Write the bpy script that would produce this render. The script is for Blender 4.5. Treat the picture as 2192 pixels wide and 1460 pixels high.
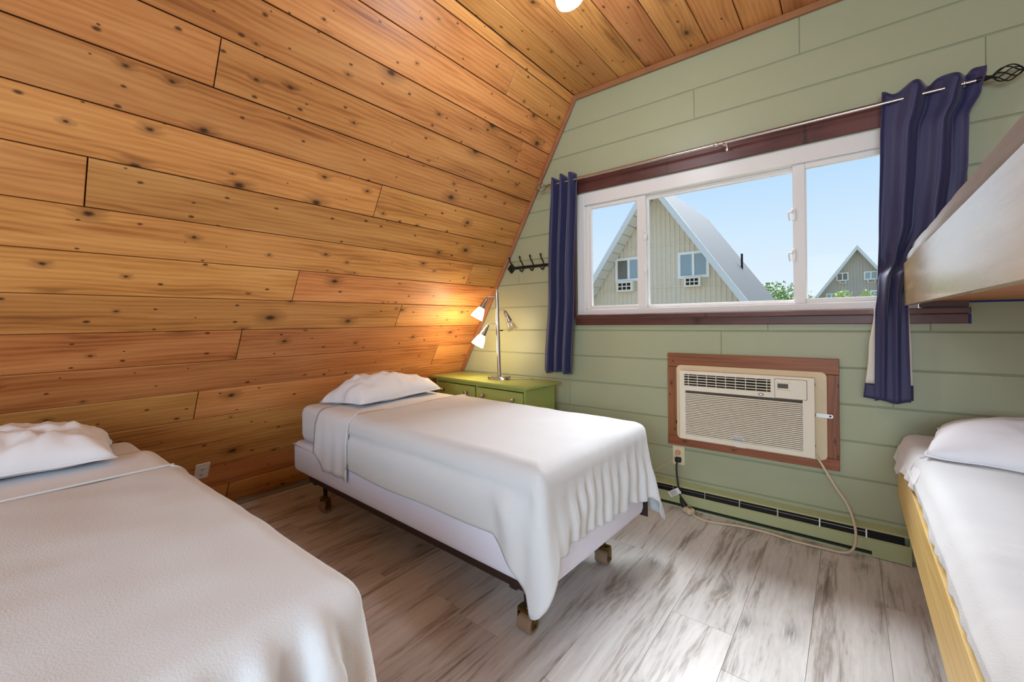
import bpy, bmesh, math, random
from mathutils import Vector, Matrix, noise

# ------------------------------------------------------------------ clear
for o in list(bpy.data.objects):
    bpy.data.objects.remove(o, do_unlink=True)
SC = bpy.context.scene
COL = SC.collection
random.seed(7)
R = math.radians
T30 = math.tan(R(30))
PI = math.pi

# ------------------------------------------------------------------ camera
cd = bpy.data.cameras.new('camera')
cam = bpy.data.objects.new('camera', cd)
COL.objects.link(cam)
cd.sensor_fit = 'HORIZONTAL'
cd.sensor_width = 36.0
cd.lens = 914.59 / 2192 * 36.0
cd.shift_y = -42.2 / 2192
cd.clip_start = 0.02
cd.clip_end = 500
rx = Vector((0.783993, 0.620659, -0.0117063))
dn = Vector((-0.0091783, -0.0072661, -0.9999315))
fw = Vector((-0.6207015, 0.7840470, 0.0))
cam.matrix_world = Matrix(((rx.x, -dn.x, -fw.x, 0), (rx.y, -dn.y, -fw.y, -2.75), (rx.z, -dn.z, -fw.z, 1.16), (0, 0, 0, 1)))
SC.camera = cam

# ------------------------------------------------------------------ colour management
vs = SC.view_settings
SC.display_settings.display_device = 'sRGB'
vs.view_transform = 'Standard'
vs.look = 'None'
vs.exposure = 0.0
vs.gamma = 1.0
vs.use_curve_mapping = False

# ------------------------------------------------------------------ world (clear hazy blue sky)
w = bpy.data.worlds.new('sky')
SC.world = w
w.use_nodes = True
nt = w.node_tree
nt.nodes.clear()
wo = nt.nodes.new('ShaderNodeOutputWorld')
bg = nt.nodes.new('ShaderNodeBackground')
tcw = nt.nodes.new('ShaderNodeTexCoord')
sep = nt.nodes.new('ShaderNodeSeparateXYZ')
rampw = nt.nodes.new('ShaderNodeValToRGB')
e = rampw.color_ramp.elements
e[0].position = 0.0
e[0].color = (0.84, 0.92, 1.0, 1)
e[1].position = 1.0
e[1].color = (0.16, 0.36, 0.86, 1)
k = e.new(0.16)
k.color = (0.66, 0.84, 1.0, 1)
k = e.new(0.34)
k.color = (0.44, 0.70, 0.99, 1)
nt.links.new(tcw.outputs['Generated'], sep.inputs[0])
nt.links.new(sep.outputs['Z'], rampw.inputs[0])
nt.links.new(rampw.outputs[0], bg.inputs[0])
bg.inputs[1].default_value = 1.0
nt.links.new(bg.outputs[0], wo.inputs[0])

# ------------------------------------------------------------------ sun (veiled, soft) and added rear fill light
def add_light(name, kind, loc, rot=None, **kw):
    d = bpy.data.lights.new(name, kind)
    for a, b in kw.items():
        setattr(d, a, b)
    o = bpy.data.objects.new(name, d)
    COL.objects.link(o)
    o.location = loc
    if rot is not None:
        o.rotation_euler = rot
    return o

SUN_DIR = Vector((0.20, -0.73, -0.71)).normalized()
sun = add_light('sun', 'SUN', (-2, 10, 8), energy=17.0, angle=R(50), color=(0.87, 0.945, 1.0))
sun.rotation_euler = SUN_DIR.to_track_quat('-Z', 'Y').to_euler()
rear = add_light('rear_fill_light', 'AREA', (0.45, -4.90, 1.50), rot=(R(66), 0, 0), energy=120, shape='RECTANGLE', size=2.0, size_y=1.2, color=(0.66, 0.84, 1.0))  # unseen area light added behind the camera to brighten the room

# ================================================================== materials
MATS = {}

def srgb(r, g, b):
    f = lambda c: (c / 255 / 12.92) if c / 255 <= 0.04045 else ((c / 255 + 0.055) / 1.055) ** 2.4
    return (f(r), f(g), f(b), 1.0)

class NT:
    def __init__(self, name):
        self.m = bpy.data.materials.new(name)
        self.m.use_nodes = True
        self.t = self.m.node_tree
        self.t.nodes.clear()
        self.out = self.t.nodes.new('ShaderNodeOutputMaterial')
        self.b = self.t.nodes.new('ShaderNodeBsdfPrincipled')
        self.link(self.b.outputs[0], self.out.inputs[0])
        MATS[name] = self.m

    def n(self, kind, **kw):
        x = self.t.nodes.new('ShaderNode' + kind)
        for a, b in kw.items():
            setattr(x, a, b)
        return x

    def link(self, a, b):
        self.t.links.new(a, b)

    def set(self, node, idx, v):
        if hasattr(v, 'is_linked'):
            self.link(v, node.inputs[idx])
        else:
            node.inputs[idx].default_value = v

    def math(self, op, a, b=0.0, c=None, clamp=False):
        x = self.n('Math', operation=op)
        x.use_clamp = clamp
        self.set(x, 0, a)
        self.set(x, 1, b)
        if c is not None:
            self.set(x, 2, c)
        return x.outputs[0]

    def vmath(self, op, a, b=None):
        x = self.n('VectorMath', operation=op)
        self.set(x, 0, a)
        if b is not None:
            self.set(x, 1, b)
        return x.outputs[0]

    def mix(self, fac, a, b, blend='MIX'):
        x = self.n('Mix', data_type='RGBA', blend_type=blend)
        self.set(x, 0, fac)
        self.set(x, 6, a)
        self.set(x, 7, b)
        return x.outputs[2]

    def ramp(self, fac, stops):
        x = self.n('ValToRGB')
        el = x.color_ramp.elements
        while len(el) < len(stops):
            el.new(0.5)
        for s, (p, c) in zip(el, stops):
            s.position = p
            s.color = c
        self.link(fac, x.inputs[0])
        return x.outputs[0]

    def coords(self, rnd=True):
        tc = self.n('TexCoord').outputs['Object']
        if not rnd:
            return tc, None
        oi = self.n('ObjectInfo').outputs['Random']
        cb = self.n('CombineXYZ')
        self.link(self.math('MULTIPLY', oi, 37.7), cb.inputs[0])
        self.link(self.math('MULTIPLY', oi, 91.3), cb.inputs[1])
        self.link(self.math('MULTIPLY', oi, 13.1), cb.inputs[2])
        return self.vmath('ADD', tc, cb.outputs[0]), oi

    def noise(self, vec, scale=5.0, detail=2.0, rough=0.5, dist=0.0):
        x = self.n('TexNoise')
        self.link(vec, x.inputs['Vector'])
        x.inputs['Scale'].default_value = scale
        x.inputs['Detail'].default_value = detail
        x.inputs['Roughness'].default_value = rough
        x.inputs['Distortion'].default_value = dist
        return x.outputs[0]

    def bump(self, h, strength=0.2, dist=0.002):
        x = self.n('Bump')
        x.inputs['Strength'].default_value = strength
        x.inputs['Distance'].default_value = dist
        self.link(h, x.inputs['Height'])
        self.link(x.outputs[0], self.b.inputs['Normal'])

    def color(self, c):
        self.set(self.b, 'Base Color', c)

    def p(self, **kw):
        for a, b in kw.items():
            self.set(self.b, a.replace('_', ' '), b)
        return self

def plain(name, col, rough=0.5, metal=0.0, bump=0.0, bscale=80.0, vary=0.0, spec=0.5):
    m = NT(name)
    m.p(Roughness=rough, Metallic=metal)
    m.b.inputs['Specular IOR Level'].default_value = spec
    if bump or vary:
        v, _ = m.coords(True)
        n = m.noise(v, bscale, 3)
        if bump:
            m.bump(n, bump, 0.003)
        if vary:
            n2 = m.noise(v, 4.0, 4, 0.6)
            d = tuple(c * (1 - vary) for c in col[:3]) + (1,)
            m.color(m.mix(n2, d, tuple(min(1, c * (1 + vary)) for c in col[:3]) + (1,)))
        else:
            m.color(col)
    else:
        m.color(col)
    return m.m

def wood(name, light, mid, dark, knot=1.0, rough=0.38, gs=1.0, coat=0.0, tint=0.22, kscale=(3.1, 5.2), spec=0.5):
    m = NT(name)
    v, oi = m.coords(True)
    sx = m.n('SeparateXYZ')
    m.link(v, sx.inputs[0])
    # knots
    cbk = m.n('CombineXYZ')
    m.link(m.math('MULTIPLY', sx.outputs[0], kscale[0]), cbk.inputs[0])
    m.link(m.math('MULTIPLY', sx.outputs[1], kscale[1]), cbk.inputs[1])
    vo = m.n('TexVoronoi', voronoi_dimensions='2D', feature='F1')
    m.link(cbk.outputs[0], vo.inputs['Vector'])
    vo.inputs['Scale'].default_value = 1.0
    sc = m.n('SeparateColor')
    m.link(vo.outputs['Color'], sc.inputs[0])
    wob = m.noise(v, 60.0, 2)
    dist = m.math('ADD', vo.outputs['Distance'], m.math('MULTIPLY', m.math('SUBTRACT', wob, 0.5), 0.035))
    on = m.math('GREATER_THAN', sc.outputs[0], 0.22)
    rad = m.math('MULTIPLY_ADD', m.math('POWER', sc.outputs[1], 2.2), 0.062, 0.016)
    rel = m.math('DIVIDE', dist, rad)
    core = m.math('MULTIPLY', m.math('SUBTRACT', 1.35, rel, clamp=True), on, clamp=True)
    halo = m.math('MULTIPLY', m.math('MULTIPLY', m.math('SUBTRACT', 1.0, m.math('DIVIDE', rel, 4.2), clamp=True), on), 0.6)
    # grain, bent round the knots
    gy = m.math('ADD', sx.outputs[1], m.math('MULTIPLY', halo, 0.035))
    cb = m.n('CombineXYZ')
    m.link(m.math('MULTIPLY', sx.outputs[0], 0.16), cb.inputs[0])
    m.link(gy, cb.inputs[1])
    m.link(sx.outputs[2], cb.inputs[2])
    wv = m.n('TexWave', wave_type='BANDS', bands_direction='Y')
    m.link(cb.outputs[0], wv.inputs['Vector'])
    wv.inputs['Scale'].default_value = 13.0 * gs
    wv.inputs['Distortion'].default_value = 9.0
    wv.inputs['Detail'].default_value = 3.0
    wv.inputs['Detail Scale'].default_value = 1.1
    cf = m.n('CombineXYZ')
    m.link(m.math('MULTIPLY', sx.outputs[0], 3.0), cf.inputs[0])
    m.link(m.math('MULTIPLY', sx.outputs[1], 110.0), cf.inputs[1])
    fib = m.noise(cf.outputs[0], 1.0, 3, 0.6)
    cl = m.n('CombineXYZ')
    m.link(m.math('MULTIPLY', sx.outputs[0], 1.1), cl.inputs[0])
    m.link(m.math('MULTIPLY', sx.outputs[1], 9.0), cl.inputs[1])
    low = m.noise(cl.outputs[0], 1.0, 3, 0.55, 0.4)
    g = m.math('ADD', m.math('MULTIPLY', wv.outputs['Fac'], 0.10), m.math('ADD', m.math('MULTIPLY', fib, 0.20), m.math('MULTIPLY', low, 0.70)))
    base = m.ramp(g, [(0.28, dark), (0.46, mid), (0.68, light)])
    br = m.math('MULTIPLY_ADD', oi, tint * 2, 1.0 - tint)
    hs = m.n('HueSaturation')
    m.link(br, hs.inputs['Value'])
    m.link(base, hs.inputs['Color'])
    m.link(m.math('MULTIPLY_ADD', m.math('FRACT', m.math('MULTIPLY', oi, 7.31)), 0.016, 0.492), hs.inputs['Hue'])
    dk = tuple(c * 0.34 for c in dark[:3]) + (1,)
    blk = tuple(c * 0.07 for c in dark[:3]) + (1,)
    c1 = m.mix(m.math('MULTIPLY', halo, knot, clamp=True), hs.outputs[0], dk)
    ringv = m.math('SINE', m.math('MULTIPLY', rel, 9.0))
    kc = m.mix(m.math('MULTIPLY_ADD', ringv, 0.35, 0.45), blk, dk)
    c2 = m.mix(m.math('MULTIPLY', core, knot, clamp=True), c1, kc)
    cb2 = m.n('CombineXYZ')
    m.link(m.math('MULTIPLY', sx.outputs[0], 5.0), cb2.inputs[0])
    m.link(m.math('MULTIPLY', sx.outputs[1], 9.0), cb2.inputs[1])
    vo2 = m.n('TexVoronoi', voronoi_dimensions='2D', feature='F1')
    m.link(cb2.outputs[0], vo2.inputs['Vector'])
    vo2.inputs['Scale'].default_value = 1.0
    sc2 = m.n('SeparateColor')
    m.link(vo2.outputs['Color'], sc2.inputs[0])
    d2 = m.math('ADD', vo2.outputs['Distance'], m.math('MULTIPLY', m.math('SUBTRACT', wob, 0.5), 0.03))
    pin = m.math('MULTIPLY', m.math('SUBTRACT', 1.6, m.math('DIVIDE', d2, m.math('MULTIPLY_ADD', sc2.outputs[1], 0.035, 0.018)), clamp=True), m.math('GREATER_THAN', sc2.outputs[0], 0.35), clamp=True)
    c2 = m.mix(m.math('MULTIPLY', pin, knot * 0.9, clamp=True), c2, kc)
    m.color(c2)
    m.link(m.math('MULTIPLY_ADD', low, 0.22, rough - 0.1), m.b.inputs['Roughness'])
    m.b.inputs['Specular IOR Level'].default_value = spec
    if coat:
        m.p(Coat_Weight=coat, Coat_Roughness=0.14)
    m.bump(g, 0.16, 0.0015)
    return m.m

M_SLOPE = wood('cedar_wall_boards', srgb(228, 164, 98), srgb(205, 137, 74), srgb(148, 87, 42), 1.0, 0.44, tint=0.16, spec=0.4)
M_CEIL = wood('cedar_ceiling_boards', srgb(216, 154, 92), srgb(194, 130, 72), srgb(146, 88, 44), 1.0, 0.46, tint=0.14, spec=0.35)
M_DARKGAP = plain('dark_gap', srgb(64, 32, 16), 0.9)
M_GREENGAP = plain('green_gap', srgb(150, 156, 124), 0.6)
M_TRIM = wood('redwood_trim', srgb(172, 120, 82), srgb(156, 104, 68), srgb(126, 80, 50), 0.3, 0.4, tint=0.05)
M_CASING = wood('dark_brown_casing', srgb(112, 66, 56), srgb(94, 52, 44), srgb(62, 34, 32), 0.5, 0.4, tint=0.06)
M_ACWOOD = wood('reddish_brown_frame', srgb(158, 96, 54), srgb(136, 78, 42), srgb(92, 50, 26), 0.9, 0.42, tint=0.08)
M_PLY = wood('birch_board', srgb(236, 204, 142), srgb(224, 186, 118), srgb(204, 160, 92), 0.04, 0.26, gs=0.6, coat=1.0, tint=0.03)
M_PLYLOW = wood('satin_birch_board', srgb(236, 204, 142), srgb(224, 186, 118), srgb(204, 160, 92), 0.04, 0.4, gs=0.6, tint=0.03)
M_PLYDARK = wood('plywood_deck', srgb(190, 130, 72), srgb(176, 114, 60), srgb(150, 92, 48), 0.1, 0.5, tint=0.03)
M_GREEN = plain('sage_green_paint', srgb(166, 170, 138), 0.42, bump=0.06, bscale=30, vary=0.05)
M_HEATGREEN = plain('heater_green_paint', srgb(172, 178, 132), 0.45, bump=0.05, bscale=30, vary=0.07)
M_DRESSER = plain('olive_green_paint', srgb(156, 166, 88), 0.35, bump=0.08, bscale=40, vary=0.08)
M_WHITE = plain('white_plastic', srgb(238, 238, 236), 0.35)
M_VINYL = plain('white_vinyl', srgb(226, 222, 218), 0.35)
M_IVORY = plain('ivory_plastic', srgb(230, 220, 200), 0.4, vary=0.05)
M_IVORY2 = plain('yellowed_plastic', srgb(222, 202, 164), 0.45, vary=0.07)
M_ALMOND = plain('almond_plastic', srgb(226, 214, 176), 0.4)
M_BLACK = plain('black_rubber', srgb(22, 22, 24), 0.5)
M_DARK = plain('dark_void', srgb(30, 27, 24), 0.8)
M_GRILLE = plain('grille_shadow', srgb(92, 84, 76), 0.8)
M_LCD = plain('lcd_grey', srgb(88, 88, 78), 0.2)
M_STEEL = plain('brushed_nickel', srgb(186, 180, 170), 0.28, 1.0)
M_CHROME = plain('chrome', srgb(220, 220, 222), 0.14, 1.0)
M_ROD = plain('satin_rod', srgb(205, 198, 192), 0.28, 1.0)
M_IRON = plain('black_iron', srgb(44, 40, 38), 0.45, 0.6)
M_FRAMESTEEL = plain('brown_bed_steel', srgb(62, 46, 42), 0.55, 0.3, bump=0.15, bscale=150)
M_BADGE = plain('silver_badge', srgb(214, 214, 216), 0.35, 0.25)
M_BRASS = plain('aged_brass', srgb(128, 104, 58), 0.32, 1.0)
M_WHEEL = plain('tan_roller', srgb(146, 122, 100), 0.35, vary=0.08)
M_BLANKET = plain('cream_fleece', srgb(216, 218, 220), 0.95, bump=0.35, bscale=260, spec=0.15)
M_SHEET = plain('white_cotton', srgb(226, 227, 231), 0.9, bump=0.12, bscale=420, spec=0.2)
M_PILLOW = plain('pillow_cotton', srgb(238, 239, 244), 0.9, bump=0.12, bscale=420, spec=0.2)
M_BUNKSHEET = plain('shaded_white_cotton', srgb(166, 165, 165), 0.9, bump=0.12, bscale=420, spec=0.2)  # white cotton darkened to put the upper bunk's shade into its colour
M_BOX = plain('lavender_white_cover', srgb(234, 236, 252), 0.85, bump=0.1, bscale=300, spec=0.2)
M_NAVY = plain('navy_sateen', srgb(40, 42, 84), 0.48, bump=0.1, bscale=500)
M_NAVY.node_tree.nodes['Principled BSDF'].inputs['Sheen Weight'].default_value = 0.25
M_LINING = plain('cream_lining', srgb(232, 222, 208), 0.8, bump=0.1, bscale=400)
M_CORD = plain('beige_cord', srgb(206, 188, 160), 0.5)
M_SIDING = plain('grey_siding', srgb(222, 209, 188), 0.8, vary=0.06)
M_SIDING2 = plain('taupe_siding', srgb(178, 170, 158), 0.8, vary=0.05)
M_ROOF = plain('white_metal_roof', srgb(42, 45, 49), 0.8, vary=0.03)
M_FASCIA = plain('white_fascia', srgb(214, 216, 214), 0.6)
M_SOFFIT = plain('white_soffit', srgb(226, 222, 212), 0.7)
M_LAWN = plain('lawn', srgb(128, 124, 104), 0.9, vary=0.2)
M_LEAF = plain('green_leaf', srgb(120, 150, 70), 0.6, vary=0.3)
M_LEAF2 = plain('yellow_green_leaf', srgb(160, 178, 84), 0.6, vary=0.3)
M_BARK = plain('bark', srgb(96, 78, 62), 0.9)
M_TAPE = plain('blue_paint', srgb(34, 48, 130), 0.6)
M_BASETRIM = plain('grey_floor_trim', srgb(140, 130, 120), 0.5, vary=0.12)
M_PLASTER = plain('rear_wall_paint', srgb(196, 196, 172), 0.7)
M_PANEDARK = plain('far_window_pane', srgb(150, 168, 178), 0.15)
M_PANEDIM = plain('dim_window_pane', srgb(110, 106, 98), 0.25)

# glass: thin clear pane
m = NT('window_glass')
tr = m.n('BsdfTransparent')
gl = m.n('BsdfGlossy')
gl.inputs['Roughness'].default_value = 0.02
mx = m.n('MixShader')
mx.inputs[0].default_value = 0.0015
m.link(tr.outputs[0], mx.inputs[1])
m.link(gl.outputs[0], mx.inputs[2])
m.link(mx.outputs[0], m.out.inputs[0])
M_GLASS = m.m

# opal glass of lit lamp shades
def emis(name, col, strength, base=(0.9, 0.88, 0.84, 1)):
    m = NT(name)
    m.color(base)
    m.p(Roughness=0.3)
    m.b.inputs['Emission Color'].default_value = col
    m.b.inputs['Emission Strength'].default_value = strength
    return m.m

M_LIT = emis('lit_opal_glass', (1.0, 0.86, 0.62, 1), 6.0)
M_CEILSHADE = emis('ceiling_opal_glass', (1.0, 0.97, 0.92, 1), 0.08)
M_OPAL = plain('opal_glass', srgb(238, 236, 230), 0.3)
m = NT('clear_shade_glass')
tr = m.n('BsdfTransparent')
tr.inputs[0].default_value = (0.97, 0.95, 0.9, 1)
gl = m.n('BsdfGlossy')
gl.inputs['Roughness'].default_value = 0.12
mx = m.n('MixShader')
fr = m.n('LayerWeight')
fr.inputs[0].default_value = 0.25
m.link(m.math('MULTIPLY_ADD', fr.outputs['Facing'], 0.35, 0.05), mx.inputs[0])
m.link(tr.outputs[0], mx.inputs[1])
m.link(gl.outputs[0], mx.inputs[2])
m.link(mx.outputs[0], m.out.inputs[0])
M_FROST = m.m

# laminate floor
m = NT('grey_laminate')
v, oi = m.coords(True)
sx = m.n('SeparateXYZ')
m.link(v, sx.inputs[0])
def cvec(ax, ay):
    c = m.n('CombineXYZ')
    m.link(m.math('MULTIPLY', sx.outputs[0], ax), c.inputs[0])
    m.link(m.math('MULTIPLY', sx.outputs[1], ay), c.inputs[1])
    return c.outputs[0]
broad = m.noise(cvec(1.5, 10.0), 1.0, 4, 0.62, 0.7)
fine = m.noise(cvec(6.0, 150.0), 1.0, 4, 0.65, 0.3)
vk = m.n('TexVoronoi', voronoi_dimensions='2D')
m.link(cvec(2.1, 4.3), vk.inputs['Vector'])
vk.inputs['Scale'].default_value = 1.0
kd = m.math('SUBTRACT', 1.0, m.math('MULTIPLY', vk.outputs['Distance'], 4.0), clamp=True)
wv = m.n('TexWave', wave_type='RINGS', rings_direction='SPHERICAL')
bent = m.n('CombineXYZ')
m.link(m.math('MULTIPLY', sx.outputs[0], 0.35), bent.inputs[0])
m.link(m.math('ADD', sx.outputs[1], m.math('MULTIPLY', kd, 0.05)), bent.inputs[1])
wv = m.n('TexWave', wave_type='BANDS', bands_direction='Y')
m.link(bent.outputs[0], wv.inputs['Vector'])
wv.inputs['Scale'].default_value = 11.0
wv.inputs['Distortion'].default_value = 7.0
wv.inputs['Detail'].default_value = 4.0
wv.inputs['Detail Scale'].default_value = 2.0
g = m.math('ADD', m.math('MULTIPLY', broad, 0.72), m.math('ADD', m.math('MULTIPLY', fine, 0.24), m.math('MULTIPLY', wv.outputs['Fac'], 0.05)))
base = m.ramp(g, [(0.30, srgb(124, 110, 101)), (0.40, srgb(168, 157, 149)), (0.48, srgb(208, 202, 197)), (0.64, srgb(226, 222, 218))])
hs = m.n('HueSaturation')
m.link(m.math('MULTIPLY_ADD', oi, 0.24, 0.86), hs.inputs['Value'])
m.link(base, hs.inputs['Color'])
kk = m.math('MULTIPLY', m.math('POWER', kd, 2.0), m.math('GREATER_THAN', fine, 0.46))
m.color(m.mix(m.math('MULTIPLY', kk, 0.75), hs.outputs[0], srgb(70, 58, 52)))
m.link(m.math('MULTIPLY_ADD', broad, 0.2, 0.26), m.b.inputs['Roughness'])
m.bump(fine, 0.12, 0.001)
M_FLOOR = m.m

# ================================================================== geometry helpers
def new():
    return bmesh.new()

def box(bm, x0, x1, y0, y1, z0, z1, bev=0.0, seg=1, M=None):
    vs_ = [bm.verts.new(p) for p in ((x0, y0, z0), (x1, y0, z0), (x1, y1, z0), (x0, y1, z0), (x0, y0, z1), (x1, y0, z1), (x1, y1, z1), (x0, y1, z1))]
    fs = [bm.faces.new([vs_[i] for i in f]) for f in ((0, 3, 2, 1), (4, 5, 6, 7), (0, 1, 5, 4), (1, 2, 6, 5), (2, 3, 7, 6), (3, 0, 4, 7))]
    geo = vs_
    if bev:
        ed = list({e_ for f in fs for e_ in f.edges})
        r_ = bmesh.ops.bevel(bm, geom=ed, offset=bev, segments=seg, affect='EDGES', profile=0.5)
        geo = list({v_ for f in r_['faces'] for v_ in f.verts} | {v_ for v_ in vs_ if v_.is_valid})
    if M is not None:
        for v_ in geo:
            v_.co = M @ v_.co
    return bm

def frame_from(d):
    d = Vector(d).normalized()
    a = Vector((0, 0, 1)) if abs(d.z) < 0.9 else Vector((1, 0, 0))
    u = d.cross(a).normalized()
    return u, d.cross(u).normalized(), d

def tube(bm, pts, r, n=8, caps=True, closed=False):
    pts = [Vector(p) for p in pts]
    N = len(pts)
    rr = r if isinstance(r, (list, tuple)) else [r] * N
    rings = []
    pu = None
    for i, p in enumerate(pts):
        if closed:
            d = pts[(i + 1) % N] - pts[i - 1]
        else:
            d = pts[min(i + 1, N - 1)] - pts[max(i - 1, 0)]
        d.normalize()
        if pu is None:
            u, v_, _ = frame_from(d)
        else:
            u = (pu - d * pu.dot(d)).normalized()
            v_ = d.cross(u)
        pu = u
        rings.append([bm.verts.new(p + (u * math.cos(2 * PI * j / n) + v_ * math.sin(2 * PI * j / n)) * rr[i]) for j in range(n)])
    for i in range(N if closed else N - 1):
        a, b = rings[i], rings[(i + 1) % N]
        for j in range(n):
            bm.faces.new((a[j], a[(j + 1) % n], b[(j + 1) % n], b[j]))
    if caps and not closed:
        bm.faces.new(rings[0][::-1])
        bm.faces.new(rings[-1])
    return bm

def cyl(bm, p0, p1, r0, r1=None, n=16):
    return tube(bm, [p0, p1], [r0, r0 if r1 is None else r1], n)

def lathe(bm, prof, n=24, M=None, cap=True):
    rings = []
    for r_, z in prof:
        rings.append([bm.verts.new((r_ * math.cos(2 * PI * j / n), r_ * math.sin(2 * PI * j / n), z)) for j in range(n)])
    for a, b in zip(rings, rings[1:]):
        for j in range(n):
            bm.faces.new((a[j], a[(j + 1) % n], b[(j + 1) % n], b[j]))
    if cap:
        bm.faces.new(rings[0][::-1])
        bm.faces.new(rings[-1])
    if M is not None:
        for rg in rings:
            for v_ in rg:
                v_.co = M @ v_.co
    return bm

def prism(bm, poly, z0, z1, bev=0.0, M=None):
    """extrude a 2D outline (counter-clockwise) from z0 to z1; bevel the z1 rim"""
    a = [bm.verts.new((x, y, z0)) for x, y in poly]
    b = [bm.verts.new((x, y, z1)) for x, y in poly]
    n = len(poly)
    bm.faces.new(a[::-1])
    top = bm.faces.new(b)
    for i in range(n):
        bm.faces.new((a[i], a[(i + 1) % n], b[(i + 1) % n], b[i]))
    allv = a + b
    if bev:
        r_ = bmesh.ops.bevel(bm, geom=list(top.edges), offset=bev, segments=1, affect='EDGES')
        allv = list({v_ for f in r_['faces'] for v_ in f.verts} | {v_ for v_ in allv if v_.is_valid})
    if M is not None:
        for v_ in allv:
            v_.co = M @ v_.co
    return bm

def grid(bm, P, nu, nv):
    V = [[bm.verts.new(P(i / nu, j / nv)) for j in range(nv + 1)] for i in range(nu + 1)]
    for i in range(nu):
        for j in range(nv):
            bm.faces.new((V[i][j], V[i + 1][j], V[i + 1][j + 1], V[i][j + 1]))
    return V

def spline(ctrl, per=8):
    P = [Vector(c) for c in ctrl]
    P = [P[0] * 2 - P[1]] + P + [P[-1] * 2 - P[-2]]
    out = []
    for i in range(1, len(P) - 2):
        p0, p1, p2, p3 = P[i - 1:i + 3]
        for k_ in range(per):
            t = k_ / per
            out.append(0.5 * ((2 * p1) + (-p0 + p2) * t + (2 * p0 - 5 * p1 + 4 * p2 - p3) * t * t + (-p0 + 3 * p1 - 3 * p2 + p3) * t ** 3))
    out.append(P[-2])
    return out

def mesh_of(name, bm, mat, smooth=32):
    bmesh.ops.recalc_face_normals(bm, faces=bm.faces)
    me = bpy.data.meshes.new(name)
    bm.to_mesh(me)
    bm.free()
    for mt in (mat if isinstance(mat, (list, tuple)) else [mat]):
        me.materials.append(mt)
    if smooth:
        me.shade_smooth()
        if smooth < 180:
            me.set_sharp_from_angle(angle=R(smooth))
    return me

def link(name, me, parent=None, M=None):
    o = bpy.data.objects.new(name, me)
    COL.objects.link(o)
    if parent is not None:
        o.parent = parent
    if M is not None:
        o.matrix_local = M
    return o

def part(name, bm, mat, parent=None, smooth=32, world=False):
    """mesh part in its parent's local coordinates (world=True: coordinates given in world space, unrotated parent)"""
    if world and parent is not None:
        L = Vector((0, 0, 0))
        q = parent
        while q is not None:
            L += q.location
            q = q.parent
        bmesh.ops.translate(bm, verts=bm.verts, vec=-L)
    return link(name, mesh_of(name, bm, mat, smooth), parent)

def tag(o, label=None, cat=None, group=None, kind=None):
    if label:
        o['label'] = label
    if cat:
        o['category'] = cat
    if group:
        o['group'] = group
    if kind:
        o['kind'] = kind
    return o

def thing(name, label, cat, loc=(0, 0, 0), rz=0.0, group=None):
    o = bpy.data.objects.new(name, None)
    o.empty_display_size = 0.1
    COL.objects.link(o)
    o.location = loc
    o.rotation_euler = (0, 0, rz)
    return tag(o, label, cat, group)

def solidify(o, t, off=-1.0):
    s = o.modifiers.new('thickness', 'SOLIDIFY')
    s.thickness = t
    s.offset = off
    return o

def subsurf(o, n=1):
    s = o.modifiers.new('smooth', 'SUBSURF')
    s.levels = n
    s.render_levels = n
    return o

def sstep(a, b, x):
    t = max(0.0, min(1.0, (x - a) / (b - a)))
    return t * t * (3 - 2 * t)

def nz(x, y, z=0.0):
    return noise.noise(Vector((x, y, z)))

def interp(tab, x):
    if x <= tab[0][0]:
        return tab[0][1]
    for (a, va), (b, vb) in zip(tab, tab[1:]):
        if x <= b:
            t = (x - a) / (b - a)
            t = t * t * (3 - 2 * t)
            return va + (vb - va) * t
    return tab[-1][1]

# ================================================================== room shell
YB = -5.0          # rear wall
ZC = 2.80          # ceiling height
XL0 = -3.1774      # left slope meets the floor
XR0 = 2.70         # right slope meets the floor
def xl(z):
    return XL0 + T30 * z
def xr(z):
    return XR0 - T30 * z

def struct(name, bm, mat, label=None, cat=None, smooth=0):
    o = part(name, bm, mat, None, smooth)
    return tag(o, label, cat, kind='structure')

# ---- floor with laminate planks
bm = new()
box(bm, XL0 - 0.3, XR0 + 0.3, YB - 0.1, 0.12, -0.12, -0.009)
floor = struct('floor', bm, M_DARK, 'grey wood-look laminate floor with dark streaks', 'floor')
FM = Matrix(((0, -1, 0, 0), (1, 0, 0, 0), (0, 0, 1, 0), (0, 0, 0, 1)))   # local x -> world y, local y -> world -x
MC = {}
def board(name, F, cx, cy, L, W, th, bev, mat, parent, gap=0.0):
    """rectangular board centred at (cx, cy) of the frame F, its face on the frame's z = 0"""
    key = (name, round(L, 3), round(W, 3), th, mat.name)
    if key not in MC:
        bm = new()
        l2, w2 = L / 2 - gap / 2, W / 2 - gap / 2
        prism(bm, [(-l2, -w2), (l2, -w2), (l2, w2), (-l2, w2)], -th, 0.0, bev)
        MC[key] = mesh_of(name, bm, mat, 0)
    return link(name, MC[key], parent, F @ Matrix.Translation((cx, cy, 0)))

PW, PL = 0.222, 1.50
known = {0.205: -0.49, -0.235: -1.22, -0.457: -1.03, -1.345: -1.53}
x = -0.124 - 14 * PW
ci = 0
while x < XR0:
    xc = x + PW / 2
    off = None
    for kx, ky in known.items():
        if abs(kx - xc) < 0.06:
            off = ky
    if off is None:
        off = -random.random() * PL
    y = off
    while y < 0.0:
        y += PL
    while y > YB:
        y1 = min(y, -0.0)
        y0 = max(y - PL, YB)
        if y1 - y0 > 0.02:
            board('floor_plank', FM, (y0 + y1) / 2, -xc, y1 - y0, PW, 0.008, 0.0006, M_FLOOR, floor, 0.0008)
        y -= PL
    x += PW

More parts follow.
